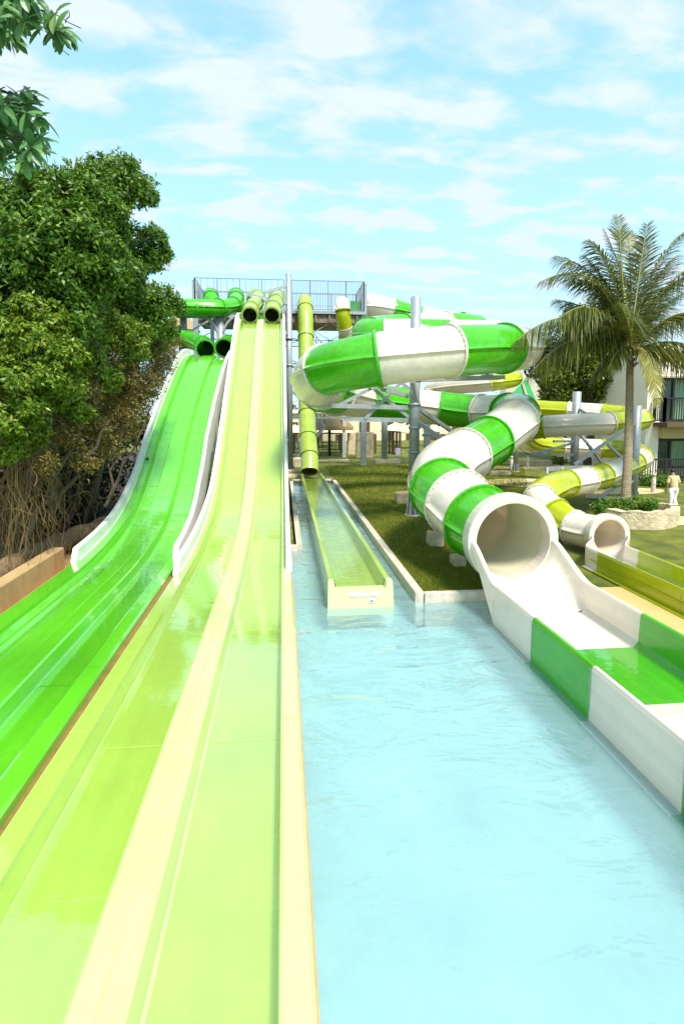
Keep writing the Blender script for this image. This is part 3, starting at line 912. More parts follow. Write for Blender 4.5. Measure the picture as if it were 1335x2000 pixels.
mb.box((1.86, 11.654, .145), (.07, .006, .014)); mb.add([(1.835, 11.65, .16), (1.885, 11.65, .16), (1.86, 11.65, .195)], [(0, 1, 2)])
mb.build('mark', M_INK, flC)
mb = MB()
rows = []
for y in np.linspace(11.96, 32.9, 20):
    a, c = bx(y); rows.append([Vector((a + .16, y, .385)), Vector((c - .16, y, .385))])
mb.loft(rows)
mb.build('channel_water', M_WBOX, flC)

# ------------------------------------------------------------------ steel posts with brackets
def post(px, pytop, Y, zb=ZG, r=.20, foot=True, label='', group='galvanised support posts'):
    top = at(px, pytop, Y)
    x = top.x
    t = thing('support_post', (x, Y, zb), label, 'post', group)
    mb = MB(); mb.tube([(x, Y, zb), (x, Y, top.z)], r, 20)
    mb.build('column', M_STEEL, t)
    if foot:
        mb = MB()
        for k in range(8):
            a = k * math.pi / 4
            mb.beam((x + math.cos(a) * (r + .06), Y + math.sin(a) * (r + .06), zb), (x + math.cos(a) * r * 1.0, Y + math.sin(a) * r * 1.0, zb + .55), .03, .09)
        mb.lathe((x, Y, zb), [(r + .16, 0), (r + .16, .04), (r, .04)], 20)
        mb.build('base_plate', M_STEEL, t)
    return t, Vector((x, Y, 0))
def strut(t, p, q, a=.11, b=.11, name='arm'):
    mb = MB(); mb.beam(p, q, a, b)
    mb.build(name, M_STEEL, t)
tp1, c1 = post(563, 535, 37.5, label='tallest grey steel post, standing between the lime slide and the straight tube')
strut(tp1, at(560, 558, 37.4), at(515, 572, 37.0), .13, .16)
strut(tp1, at(560, 592, 37.4), at(488, 577, 36.6), .16, .2)
strut(tp1, at(530, 588, 36.9), at(536, 604, 36), .12)
strut(tp1, at(512, 583, 36.9), at(534, 602, 36), .12)
strut(tp1, at(563, 650, 37.4), at(545, 660, 36.5), .1)
mb = MB(); mb.lathe((c1.x, 37.5, 8.9), [(.2, 0), (.27, 0), (.27, .12), (.2, .12)], 20); mb.lathe((c1.x, 37.5, 7.2), [(.2, 0), (.25, 0), (.25, .1), (.2, .1)], 20)
mb.build('collar', M_STEEL, tp1)

tp2, c2 = post(812, 580, 21.6, label='grey steel post rising through the middle of the green and white coil')
Yp = 21.6
for (a, b_) in (((795, 796), (600, 791)), ((796, 821), (672, 818)), ((797, 773), (744, 759)), ((820, 742), (985, 737))):
    strut(tp2, at(*a, Yp), at(*b_, Yp - (.4 if a[1] < 800 else 0)), .13, .17)
for (a, b_) in (((662, 791), (737, 752)), ((722, 754), (798, 815)), ((712, 818), (782, 748)), ((800, 760), (780, 745))):
    strut(tp2, at(*a, Yp - .05), at(*b_, Yp + .05), .10, .12)
strut(tp2, at(812, 822, Yp), at(868, 862, Yp - 1), .12, .16)
strut(tp2, at(816, 798, Yp), at(905, 858, Yp + 4), .12, .16)
strut(tp2, at(826, 850, Yp), at(868, 850, Yp + 2), .1)
strut(tp2, at(818, 800, Yp), at(806, 745, Yp - .5), .14, .18)
mb = MB()
for z in (3.55, 4.45, 5.4, 2.6):
    mb.lathe((c2.x, Yp, z), [(.2, 0), (.245, 0), (.245, .10), (.2, .10)], 20)
mb.build('collar', M_STEEL, tp2)
mb = MB()
for px, py in ((745, 752), (747, 756), (620, 788), (950, 735)):
    p = at(px, py, Yp - .4); mb.box(p, (.3, .5, .12)); mb.beam(p, p + Vector((0, 0, .35)), .10)
mb.build('saddle', M_STEEL, tp2)

tp3, c3 = post(751, 760, 44.5, r=.24, label='grey steel post on a limestone block on the lawn')
tp4, c4 = post(1126, 765, 26.2, r=.20, label='grey steel post inside the yellow and white flume, left of the palm')
strut(tp4, at(1126, 797, 26.2), at(1152, 812, 25), .09)
strut(tp4, at(1126, 862, 26.2), at(1080, 862, 25.6), .1)
strut(tp4, at(1130, 845, 26.2), at(1175, 905, 24.4), .11)
strut(tp4, at(1120, 865, 26.2), at(1036, 888, 25.0), .10)
strut(tp4, at(1118, 888, 26.0), at(1020, 887, 25.4), .12)
tp5, c5 = post(1243, 792, 23.3, r=.20, label='grey steel post standing in the shrub bed right behind the palm')
Y5 = 23.2
strut(tp5, at(1238, 826, Y5), at(1120, 908, Y5 - 1.5), .10, .12)
strut(tp5, at(1238, 908, Y5), at(1066, 916, Y5 - 2.6), .12, .15)
strut(tp5, at(1186, 868, Y5 - .6), at(1225, 905, Y5), .09)
strut(tp5, at(1238, 975, Y5), at(1140, 968, Y5 - 1), .11, .13)
strut(tp5, at(1238, 938, Y5), at(1165, 972, Y5 - .8), .09)
mb = MB(); mb.beam(at(1068, 913, 20.6), at(1068, 926, 20.4), .06); mb.beam(at(1098, 913, 20.6), at(1098, 926, 20.4), .06)
mb.build('hanger', M_STEEL, tp5)
tp6, c6 = post(358, 618, 36.8, r=.22, foot=False, label='grey steel post behind the trees under the green tube')
strut(tp6, at(358, 655, 36.8), at(415, 622, 37.5), .1)
tp7, c7 = post(430, 618, 36.6, r=.24, foot=False, label='grey steel post with curved brackets above the two green tube mouths')
for sgn in (-1, 1):
    q = [c7 + Vector((0, -.1, 8.9)), c7 + Vector((sgn * .5, -.1, 9.8)), c7 + Vector((sgn * 1.2, -.1, 10.3)), c7 + Vector((sgn * 1.9, -.1, 10.4))]
    mb = MB(); s2, _ = spline(q, 5); mb.tube(s2, .10, 8); mb.build('bracket', M_STEEL, tp7)
mb = MB(); mb.beam(at(345, 618, 36.6), at(478, 618, 36.6), .2, .18); mb.build('beam', M_STEEL, tp7)
for px, Yq, pt, lb in ((696, 49, 800, 'short grey column under the palm roof, left of the stone slabs'), (845, 38, 800, 'grey column behind the white coil'), (678, 54, 800, 'thin pale column of the palm roof')):
    pass
post(834, 790, 33, r=.2, label='grey steel post half hidden behind the lower green and white coil')
post(1010, 770, 37, r=.16, label='thin grey post below the yellow bend, right of the coil')

# ------------------------------------------------------------------ start tower
YT = 42.0
dz = at(600, 612, YT).z
xl, xr = at(381, 600, YT).x, at(710, 600, YT).x
tw = thing('slide_tower', (0, YT + 2, ZG), 'grey steel start tower with a railed platform and stairs', 'tower')
mb = MB()
mb.box(((xl + xr) / 2, YT + 2.2, dz + .08), (xr - xl + .4, 4.6, .22))
mb.build('deck', M_STEEL, tw)
mb = MB()
mb.box(((xl + xr) / 2, YT + 2.2, dz - .36), (xr - xl - .1, 4.2, .55))
for k in range(12):
    x = xl + (xr - xl) * (k + .5) / 12
    mb.box((x, YT + .05, dz - .38), (.10, .25, .5))
mb.build('floor_beams', M_DECKS, tw)
for px, r_ in ((381, .20), (711, .20), (460, .13), (413, .13)):
    x = at(px, 600, YT).x
    for yy in (YT + .2,):
        mb = MB(); mb.box((x, yy, dz / 2 + (1.1 if r_ > .15 else 0)), (r_ * 1.9, r_ * 1.9, dz + (2.2 if r_ > .15 else -.3))); mb.build('leg', M_STEEL, tw)
# horizontal girts and cross bracing
for z in (dz - 1.9, dz - 3.6, dz - 5.6, dz - 7.6):
    for yy in (YT + .3, YT + 4.1):
        mb = MB(); mb.box(((xl + xr) / 2, yy, z), (xr - xl, .07, .07)); mb.build('girt', M_STEEL, tw)
lx = [at(px, 600, YT).x for px in (381, 460, 585, 645, 711)]
for a, b_ in zip(lx, lx[1:]):
    for z0, z1 in ((dz - .6, dz - 1.9), (dz - 1.9, dz - 3.6), (dz - 3.6, dz - 5.6), (dz - 5.6, dz - 7.6)):
        mb = MB(); mb.beam((a, YT + .25, z0), (b_, YT + .25, z1), .05); mb.beam((b_, YT + .32, z0), (a, YT + .32, z1), .05)
        mb.build('brace', M_STEEL, tw)
# railings: front, back, sides
def railing(parent, p, q, h, mat_, n=None, rail=.05, bar=.018, mid=True, name='railing', posts=3):
    p = Vector(p); q = Vector(q); L = (q - p).length
    n = n or int(L / .13)
    mb = MB()
    mb.beam(p + Vector((0, 0, h)), q + Vector((0, 0, h)), rail)
    mb.beam(p + Vector((0, 0, .10)), q + Vector((0, 0, .10)), rail * .8)
    if mid: mb.beam(p + Vector((0, 0, h * .55)), q + Vector((0, 0, h * .55)), rail * .5)
    for k in range(n + 1):
        c = p.lerp(q, k / n)
        mb.beam(c + Vector((0, 0, .1)), c + Vector((0, 0, h)), bar)
    for k in range(posts + 1):
        c = p.lerp(q, k / posts)
        mb.beam(c, c + Vector((0, 0, h + .02)), rail * 1.3)
    return mb.build(name, mat_, parent)
H_ = 2.15
M_RAILS = mat('light grey rail', (0.20, 0.23, 0.29), rough=.45, metal=.2)
railing(tw, (xl, YT, dz + .18), (at(555, 600, YT).x, YT, dz + .18), H_, M_RAILS, n=14, posts=4, bar=.03)
railing(tw, (at(570, 600, YT).x, YT, dz + .18), (xr, YT, dz + .18), H_, M_RAILS, n=42, posts=4, bar=.03)
railing(tw, (xl, YT + 4.4, dz + .18), (xr, YT + 4.4, dz + .18), H_, M_RAILS, n=50, posts=6, bar=.025)
railing(tw, (xl, YT, dz + .18), (xl, YT + 4.4, dz + .18), H_, M_RAILS, n=22, posts=2)
railing(tw, (xr, YT, dz + .18), (xr, YT + 4.4, dz + .18), H_, M_RAILS, n=22, posts=2)
mb = MB(); mb.box(at(694, 600, YT + .4) , (.8, .05, .9)); mb.build('panel', M_GREEN, tw)
mb = MB(); mb.box(at(389, 585, YT + 1.0), (.07, 1.9, 2.2)); mb.build('side_panel', M_STEEL, tw)
# stairs behind the straight tube
for (za, zb_, sgn) in ((dz, dz - 2.8, 1), (dz - 2.8, dz - 5.6, -1), (dz - 5.6, dz - 8.4, 1), (dz - 8.4, .3, -1)):
    xa, xb = at(577, 600, 44).x, at(640, 600, 44).x
    if sgn < 0: xa, xb = xb, xa
    mb = MB()
    n = 14
    for k in range(n):
        f_ = (k + .5) / n
        mb.box((xb + (xa - xb) * f_, YT + 5.6, zb_ + (za - zb_) * f_), (abs(xa - xb) / n, 1.1, .05))
    for yy in (YT + 5.0, YT + 6.2):
        mb.beam((xb, yy, zb_), (xa, yy, za), .08, .2)
        mb.beam((xb, yy, zb_ + 1), (xa, yy, za + 1), .05)
        mb.beam((xb, yy, zb_ + .5), (xa, yy, za + .5), .03)
        for k in range(8):
            f_ = k / 7; c = Vector((xb + (xa - xb) * f_, yy, zb_ + (za - zb_) * f_)); mb.beam(c, c + Vector((0, 0, 1)), .03)
    mb.build('stair_flight', M_STEEL, tw)

# distant white and green slide bowl right of the coil
fb = thing('slide_bowl', at(1025, 790, 44) * 1.0, 'white and green raft slide wall far behind the coil', 'water slide')
ROOTS[fb] = Vector(fb.location)
def slab(pts, Y, th, name, m, parent):
    P = [at(a, b_, Y) for a, b_ in pts]; n = len(P)
    mb = MB(); mb.add(P + [p + Vector((0, th, 0)) for p in P], [tuple(range(n)), tuple(range(2 * n - 1, n - 1, -1))] + [(i, i + n, (i + 1) % n + n, (i + 1) % n) for i in range(n)])
    return mb.build(name, m, parent)
slab([(975, 795), (1003, 720), (1018, 720), (1026, 735), (1040, 740), (1060, 765), (1068, 795)], 44, 1.2, 'wall', M_WHITE, fb)
slab([(1002, 765), (1025, 742), (1030, 744), (1048, 786), (1015, 786), (1000, 775)], 43.9, .08, 'green_panel', frp('pale translucent green', (.10, .62, .22)), fb)
slab([(1018, 748), (1021, 747), (1034, 782), (1029, 783)], 43.8, .05, 'highlight_strip', M_WHITE, fb)  # white strip stands for the highlight on the green panel

# ------------------------------------------------------------------ building on the right
YB_ = 31.0
bd = thing('apartment_building', at(1260, 930, YB_ + 3), 'pink white two storey hotel block with dark balcony railings at the right edge', 'building')
ROOTS[bd] = Vector(bd.location)
def X(px, Y): return at(px, 800, Y).x
def Z(py, Y): return at(1260, py, Y).z
zt = Z(672, YB_)
xb0 = X(1262, YB_)
mb = MB()
# rear left wing
mb.box(((X(1183, 39) + X(1275, 39)) / 2, 42, at(1200, 712, 39).z / 2), (X(1275, 39) - X(1183, 39), 6, at(1200, 712, 39).z))
mb.build('wing', M_WALL, bd)
mb = MB()
zf = [ZG, Z(920, YB_) + 0, Z(858, YB_), Z(832, YB_), Z(823, YB_), Z(735, YB_), zt]
xo = X(1288, YB_)
# front wall: pier at left, spandrels, recesses behind
mb.box(((xb0 + xo) / 2, YB_ + 3, zt / 2), (xo - xb0, 6, zt))
mb.box((xo + 6, YB_ + .3, (Z(735, YB_) + zt) / 2), (12, .6, zt - Z(735, YB_)))
mb.box((xo + 6, YB_ + 4, zt / 2), (12, 3.6, zt - .02))
mb.build('wall', M_WALL, bd)
mb = MB()
mb.box((xo + 5.98, YB_ + .45, (Z(856, YB_) + Z(834, YB_)) / 2), (12, 1.7, Z(834, YB_) - Z(856, YB_)))
mb.build('spandrel', M_WALL2, bd)
mb = MB()
mb.box((xo + 5.9, YB_ - .25, (Z(833, YB_) + Z(825, YB_)) / 2), (12.6, 2.0, Z(825, YB_) - Z(833, YB_)))
mb.build('balcony_slab', mat('dark slab edge', (.12, .07, .035), rough=.7), bd)
for (pa, pb) in ((735, 823), (858, 918)):
    z0, z1 = Z(pb, YB_), Z(pa, YB_)
    fm = MB()
    y_ = YB_ + 1.0
    for k in range(5):
        x = xo + .12 + k * 1.35
        fm.box((x, y_, (z0 + z1) / 2), (.13, .1, z1 - z0))
    fm.box((xo + 3, y_, z1 - .08), (6.2, .11, .16)); fm.box((xo + 3, y_, z0 + .05), (6.2, .11, .12))
    d = fm.build('sliding_door', M_DARK, bd)
    for k in range(4):
        gm = MB(); gm.box((xo + .12 + (k + .5) * 1.35, y_ + .06, (z0 + z1) / 2), (1.25, .03, z1 - z0 - .1))
        gm.build('pane', M_GLASS if k % 3 == 0 else M_CURT, d)
railing(bd, (xo - .5, YB_ - 1.1, Z(824, YB_)), (xo + 8, YB_ - 1.1, Z(824, YB_)), 1.35, M_DARK, n=58, bar=.04, rail=.09, mid=False, posts=5, name='balcony_railing')
railing(bd, (xo - .5, YB_ - 1.1, Z(824, YB_)), (xo - .5, YB_ - .2, Z(824, YB_)), 1.35, M_DARK, n=6, bar=.04, rail=.09, mid=False, posts=1, name='balcony_railing')
railing(bd, (X(1252, 29.5), YB_ - 1.4, ZG + .1), (xo + 8, YB_ - 1.4, ZG + .1), 1.3, M_DARK, n=66, bar=.04, rail=.09, mid=False, posts=6, name='terrace_railing')
mb = MB(); mb.box((X(1226, 39), 38.97, at(1226, 775, 39).z), (.95, .12, 3.2)); wf = mb.build('window', M_DARK, bd)
mb = MB(); mb.box((X(1226, 39), 38.90, at(1226, 775, 39).z), (.7, .04, 2.9)); mb.build('pane', M_CURT, wf)
mb = MB(); mb.box((X(1226, 39), 38.6, at(1226, 806, 39).z), (1.7, .7, .25)); mb.build('balcony_slab', M_WALL, bd)

# cream building and pool terrace in the far centre
bf = thing('resort_building', (6, 78, 0), 'long low cream building far behind the lawn', 'building')
mb = MB(); mb.box((12, 84, 2.0), (34, 8, 4.2)); mb.build('wall', mat('cream render', (.72, .60, .40), rough=.9, var=.12, vscale=.6), bf)
mb = MB(); mb.box((12, 84, 4.3), (35, 9, .5)); mb.build('roof', M_WALL, bf)
for k in range(9):
    mb = MB(); mb.box((-2 + k * 3.4, 79.95, 1.5), (1.5, .1, 2.6)); mb.build('door', M_WOOD, bf)
# thatched palm roof shelter
pc = at(643, 812, 52)
pa_ = thing('thatched_shelter', (pc.x, 52, ZG), 'round palm thatched shelter beyond the lawn, right of the straight tube', 'shelter')
mb = MB()
zr = at(643, 832, 52).z
mb.lathe((pc.x, 52, 0), [(2.2, zr - .35), (2.25, zr - .1), (1.6, zr + .55), (.9, zr + .95), (.3, zr + 1.15), (0.01, zr + 1.2)], 26)
mb.build('thatch', M_THATCH, pa_)
mb = MB(); mb.tube([(pc.x, 52, ZG), (pc.x, 52, zr + 1)], .14, 10); mb.build('pole', M_BARK, pa_)
for px in (672,):
    x = at(px, 800, 50.4).x
    mb = MB(); mb.box((x, 50.4, 2.0), (.32, .32, 3.8)); mb.build('pillar', M_WALL, pa_)
pc2 = at(352, 612, 60)
pb_ = thing('thatched_shelter', (pc2.x, 60, ZG), 'thatched roof peeking out left of the tower behind the green tube', 'shelter')
mb = MB(); mb.lathe((pc2.x, 60, 0), [(2.0, pc2.z - 1.8), (.02, pc2.z + .6)], 20, 0, False); mb.build('thatch', M_THATCH, pb_)
mb = MB(); mb.tube([(pc2.x, 60, ZG), (pc2.x, 60, pc2.z - .5)], .2, 10); mb.build('pole', M_BARK, pb_)
# dark railing fences
def fence(pa, pb, ya, yb, label, h=1.7, m=M_DARK, n=30, group='dark railing fences'):
    p = at(pa, 0, ya); q = at(pb, 0, yb)
    p = Vector((p.x, ya, ZG)); q = Vector((q.x, yb, ZG))
    t = thing('railing_fence', p, label, 'fence', group)
    railing(t, p, q, h, m, n=n, rail=.12, bar=.055, mid=True, posts=4)
    return t
fence(566, 666, 55, 55, 'dark brown railing fence behind the straight lime tube', h=2.0, n=36)
fence(760, 790, 55, 52, 'brown timber gate fence behind the centre posts', h=2.2, m=M_WOOD, n=10)
fence(724, 738, 54, 54, 'short dark slatted gate right of the stone slabs', h=1.9, m=M_WOOD, n=8)
# limestone blocks and slabs
def stone(px, py, z0, Y, w_, d_, h_, label, rz=0, name='stone_block', group='cut limestone blocks'):
    c = at(px, py, Y)
    mb = MB(); mb.box((c.x, Y, z0 + h_ / 2), (w_, d_, h_), rz=rz, bev=.05)
    rr = random.Random(int(px))
    for v in mb.v: v += Vector((rr.uniform(-.03, .03), rr.uniform(-.03, .03), rr.uniform(-.03, .03) if v.z > z0 + .1 else 0))
    return mb.build(name, M_STONE, None, label, 'stone block', group)
stone(694, 860, ZG, 53, 1.5, .5, 2.1, 'upright limestone slab right of the dark fence')
stone(712, 865, ZG - .02, 49.5, 1.6, .5, 2.3, 'upright pitted limestone slab, nearer of the two', name='stone_block')
stone(755, 903, ZG - .1, 44.5, 2.0, 1.0, .42, 'flat limestone footing under the far post')
stone(662, 897, ZG - .05, 46, 1.6, .7, .22, 'long low limestone kerb stone on the lawn')
stone(632, 900, ZG - .05, 46.5, 3.6, .35, .14, 'thin limestone edging strip on the lawn right of the lime tube')
stone(574, 905, ZG - .05, 42, 1.3, .8, .7, 'limestone block behind the tall post')
stone(574, 925, ZG - .05, 36.6, 1.05, .9, .38, 'upper limestone step at the foot of the tall post')
stone(573, 933, ZG - .1, 35.2, 1.0, .8, .30, 'lower limestone step at the foot of the tall post')
stone(790, 968, ZG - .05, 24.6, .85, .6, .55, 'limestone block on the lawn left of the big flume')
stone(849, 1040, ZG - .1, 16.6, .42, .6, .5, 'limestone block under the second bend of the big flume')
stone(893, 1100, ZG - .1, 14.3, .35, .5, .36, 'limestone block under the last bend of the big flume')
stone(975, 927, ZG - .05, 35, 1.3, .6, .30, 'limestone block on the lawn right of the coil')
stone(1042, 903, ZG - .02, 41, 2.6, .6, .42, 'long limestone bench stone beyond the lawn')
# bollards
def bollard(px, py, Y, label):
    c = at(px, py, Y)
    mb = MB(); mb.lathe((c.x, Y, ZG), [(.11, 0), (.11, .72), (.085, .76), (.085, .84), (.11, .86), (.10, .96), (.02, .99)], 14)
    return mb.build('bollard_light', M_CURB, None, label, 'bollard light', 'bollard lights')
bollard(998, 910, 38, 'small pale bollard light left of the limestone bench')
bollard(1030, 907, 39.5, 'small pale bollard light at the right end of the limestone bench')
bollard(1275, 945, 26.5, 'pale bollard light left of the walking man')
# small violet sign
c = at(777, 882, 42)
sgn = thing('small_sign', (c.x, 42, ZG), 'small pale violet sign on a stake in the lawn', 'sign')
mb = MB(); mb.box((c.x, 42, c.z), (.36, .04, .55)); mb.build('board', M_PURPLE, sgn)
mb = MB(); mb.box((c.x, 42.05, (c.z + ZG) / 2 - .1), (.05, .05, c.z - ZG)); mb.build('stake', M_STEEL, sgn)
# parasols of the far pool terrace
pr = None
plabels = ['pale yellow parasol just right of the straight lime tube', 'pale yellow parasol under the thatched shelter', 'cream parasol left of the straight lime tube', 'cream parasol beside the shelter pillar', 'pale parasol behind the brown gate fence', 'pale parasol right of the brown gate fence', 'pale parasol glimpsed right of the centre post']
for k, (px, Y) in enumerate(((628, 64), (648, 67), (575, 62), (662, 60), (768, 66), (800, 62), (850, 66))):
    x = at(px, 800, Y).x
    if pr is None:
        pr = thing('parasol', (x, Y, ZG), plabels[k], 'parasol', 'parasols of the far terrace')
        mb = MB(); mb.lathe((x, Y, ZG), [(1.5, 1.75), (1.5, 1.95), (.9, 2.35), (.02, 2.7)], 12, 0, False); mb.build('canopy', M_PARAS, pr)
        mb = MB(); mb.tube([(x, Y, ZG), (x, Y, ZG + 2.5)], .05, 8); mb.build('pole', M_WOOD, pr)
    else:
        o = copy_tree(pr); o.location = (x, Y, ZG); o['label'] = plabels[k]

# ------------------------------------------------------------------ vegetation
def clump(lst):
    out = []
    for px, py, rp, Y in lst:
        out.append((tuple(at(px, py, Y)), rp * Y / F))
    return out
def limb_path(p, q, n=6, wob=.25, r=rnd):
    p = Vector(p); q = Vector(q)
    return [p.lerp(q, k / n) + Vector((r.uniform(-wob, wob), r.uniform(-wob, wob), r.uniform(-wob, wob) * .6)) * (0 if k in (0, n) else 1) for k in range(n + 1)]
def tree(name, base, top, cl, n, L, W, m, label, cat='tree', tr=.22, group=None, nl=6, **kw):
    t = thing(name, base, label, cat, group)
    mb = MB()
    tp = limb_path(base, top, 7, .25)
    mb.tube(tp, [tr * (1 - .65 * k / 7) for k in range(8)], 9)
    for c, r in sorted(cl, key=lambda a: -a[1])[:nl]:
        s = tp[rnd.randint(2, 6)]
        lp = limb_path(s, c, 5, .3)
        mb.tube(lp, [tr * .30 * (1 - .8 * k / 5) for k in range(6)], 6)
    mb.build('trunk', M_BARK, t)
    xmax = kw.pop('xmax', None)
    V, Fq = crown(cl, n, L, W, **kw)
    if xmax is not None:
        V = V.reshape(-1, 4, 3); V = V[V[:, :, 0].max(1) < xmax].reshape(-1, 3); Fq = np.arange(len(V)).reshape(-1, 4)
    npmesh('crown', V, Fq, m, t)
    return t
TREES = 'trees along the left side'
cl1 = clump([(30, 420, 75, 15.5), (100, 385, 62, 15), (150, 390, 55, 15), (60, 500, 80, 14.5), (20, 585, 75, 14.4), (130, 470, 72, 14.5), (200, 430, 48, 15.5), (120, 560, 70, 14.8), (185, 520, 60, 15), (60, 640, 55, 14.6), (140, 620, 50, 14.8),
             (-30, 700, 60, 14.4)])
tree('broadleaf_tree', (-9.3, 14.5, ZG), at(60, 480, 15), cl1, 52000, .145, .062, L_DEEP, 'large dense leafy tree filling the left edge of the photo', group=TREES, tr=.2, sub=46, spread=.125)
cl2 = clump([(232, 352, 46, 18), (270, 372, 34, 18.2), (200, 345, 36, 18), (255, 338, 24, 18.2), (292, 383, 16, 18.4), (170, 352, 34, 17.5), (215, 400, 36, 17.6), (185, 480, 44, 17.4), (232, 540, 46, 18)])
tree('broadleaf_tree', (-8.2, 18, ZG), at(220, 420, 18), cl2, 15000, .15, .065, L_DEEP, 'slender upper tree whose crown juts up against the sky, left of the slides', group=TREES, sub=44, spread=.16)
cl3 = clump([(265, 478, 36, 19.5), (300, 468, 28, 19.8), (318, 500, 18, 20), (290, 510, 26, 19.8), (245, 520, 32, 19.3), (225, 585, 44, 19), (275, 585, 40, 19.4), (320, 585, 26, 20), (345, 598, 17, 20.5), (300, 625, 34, 19.5), (332, 640, 18, 20.3), (255, 645, 40, 18.8)])
tree('broadleaf_tree', (-6.9, 20, ZG), at(280, 560, 19.5), cl3, 17000, .15, .06, L_DEEP, 'rounded tree nearest the top of the green slide', group=TREES, sub=44, spread=.15)
cl4 = clump([(200, 640, 50, 17.5), (240, 665, 44, 18.5), (165, 705, 44, 16.5), (200, 735, 34, 17.5), (120, 770, 40, 15.2), (150, 800, 28, 15.8), (292, 670, 30, 21.5), (322, 660, 18, 22.5), (60, 850, 28, 14), (20, 880, 24, 13.6)])
cl6 = clump([(18, 655, 40, 13.6), (75, 668, 38, 13.5), (20, 735, 46, 13.3), (88, 735, 38, 13.5), (58, 798, 30, 13.4), (10, 822, 36, 13.2), (128, 690, 34, 13.9), (140, 745, 24, 14.1), (105, 620, 30, 14), (50, 600, 26, 13.9)])
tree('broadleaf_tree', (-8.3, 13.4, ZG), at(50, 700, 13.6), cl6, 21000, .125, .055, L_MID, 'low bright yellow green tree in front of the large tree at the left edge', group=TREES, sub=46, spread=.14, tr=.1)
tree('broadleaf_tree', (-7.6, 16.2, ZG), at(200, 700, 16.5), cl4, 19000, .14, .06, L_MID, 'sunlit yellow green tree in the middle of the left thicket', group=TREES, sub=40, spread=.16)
cl5 = clump([(300, 735, 24, 22.5), (318, 712, 20, 23.2), (332, 688, 18, 23.5), (338, 665, 16, 24), (296, 770, 16, 21.5), (285, 700, 36, 21), (312, 690, 20, 22), (245, 740, 42, 19), (280, 745, 30, 20), (262, 790, 28, 19.5), (228, 800, 36, 18), (250, 845, 20, 18.5), (190, 835, 30, 17), (130, 850, 26, 15), (165, 900, 26, 15.5), (90, 900, 22, 14), (215, 875, 24, 17.5), (200, 700, 30, 17.5), (160, 760, 30, 16)])
tree('dry_bush', (-7.3, 19, ZG), at(250, 770, 19.5), cl5, 15000, .11, .045, L_DRY, 'brown dried bush hanging beside the curve of the green slide', cat='bush', sub=30, spread=.3, tr=.09)
# dark woodland behind, one mass
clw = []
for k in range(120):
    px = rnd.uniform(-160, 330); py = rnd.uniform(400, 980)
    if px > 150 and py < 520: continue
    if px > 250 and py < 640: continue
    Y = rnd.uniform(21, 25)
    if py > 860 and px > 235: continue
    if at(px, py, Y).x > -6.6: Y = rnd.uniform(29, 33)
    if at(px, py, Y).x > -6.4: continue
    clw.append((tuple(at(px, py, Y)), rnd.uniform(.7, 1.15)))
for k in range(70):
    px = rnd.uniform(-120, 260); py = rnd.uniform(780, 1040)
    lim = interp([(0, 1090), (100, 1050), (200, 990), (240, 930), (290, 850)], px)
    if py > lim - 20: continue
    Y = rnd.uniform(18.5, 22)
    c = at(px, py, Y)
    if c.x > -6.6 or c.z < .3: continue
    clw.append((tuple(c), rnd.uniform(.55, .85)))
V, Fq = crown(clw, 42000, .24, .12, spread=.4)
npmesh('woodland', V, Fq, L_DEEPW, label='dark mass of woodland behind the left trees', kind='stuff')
# tangle of hanging vines and dry twigs
mb = MB()
rv = random.Random(5)
for k in range(1300):
    px = rv.uniform(-20, 330); py = rv.uniform(640, 1000)
    lim = interp([(0, 1090), (100, 1060), (200, 1005), (240, 950), (290, 850), (335, 700), (350, 640)], px)
    if py > lim - 15: continue
    Y = rv.uniform(13.6, 16.5) + max(0, px - 120) * .034
    p = at(px, py, Y)
    if p.x > -5.7: continue
    q = p.copy(); pts = [q.copy()]
    d = Vector((rv.uniform(-1, 1), rv.uniform(-.5, .5), rv.uniform(-1.6, .6)))
    n = rv.randint(5, 11)
    for j in range(n):
        d += Vector((rv.uniform(-.6, .6), rv.uniform(-.4, .4), rv.uniform(-.55, .3)))
        d = d.normalized(); q = q + d * rv.uniform(.10, .24)
        if q.z < .2: break
        if q.x > -5.65: break
        pts.append(q.copy())
    if len(pts) > 2: mb.tube(pts, [rv.choice((.004, .005, .006, .008, .013))] * len(pts), 3, caps=False)
for k in range(170):     # long vertical lianas
    px = rv.uniform(-10, 240); py = rv.uniform(700, 860); Y = rv.uniform(13.5, 16)
    p = at(px, py, Y)
    if p.x > -5.8: continue
    pts = limb_path(p, (p.x + rv.uniform(-.8, .5), Y, .25), 9, .16, rv)
    mb.tube(pts, rv.choice((.004, .004, .005, .007, .012)), 4, caps=False)
mb.build('vine_tangle', M_TWIG, None, 'tangle of dry brown vines and twigs under the left trees', None, None, 'stuff')
# leaning trunks in the thicket
for k, (a, b_, Ya, Yb, r_, lb) in enumerate((((205, 990), (292, 800), 17.2, 19.8, .05, 'dark leaning trunk close beside the green slide curve'), ((212, 975), (248, 790), 17, 18.5, .045, 'thin dark upright trunk just left of the green slide'), ((45, 1060), (150, 850), 14.4, 15.4, .09, 'pale leaning trunk low in the left thicket'), ((90, 1020), (215, 820), 15.2, 16.6, .07, 'slanting brown trunk in the middle of the thicket'))):
    mb = MB(); pts = limb_path(at(*a, Ya), at(*b_, Yb), 7, .10)
    mb.tube(pts, [r_ * (1 - .5 * j / 7) for j in range(8)], 8)
    mb.build('leaning_trunk', M_BARK, None, lb, 'tree trunk', 'bare trunks in the left thicket')
V, Fq = crown([(tuple(onz(px, py, .3)), .45) for px, py in ((20, 1085), (60, 1062), (100, 1045), (140, 1020), (180, 1000), (40, 1050), (120, 1010), (160, 985), (210, 975))], 3000, .09, .05, spread=.5)
npmesh('ground_litter', V, Fq, L_DRY, label='dry leaf litter behind the earthen kerb', kind='stuff')
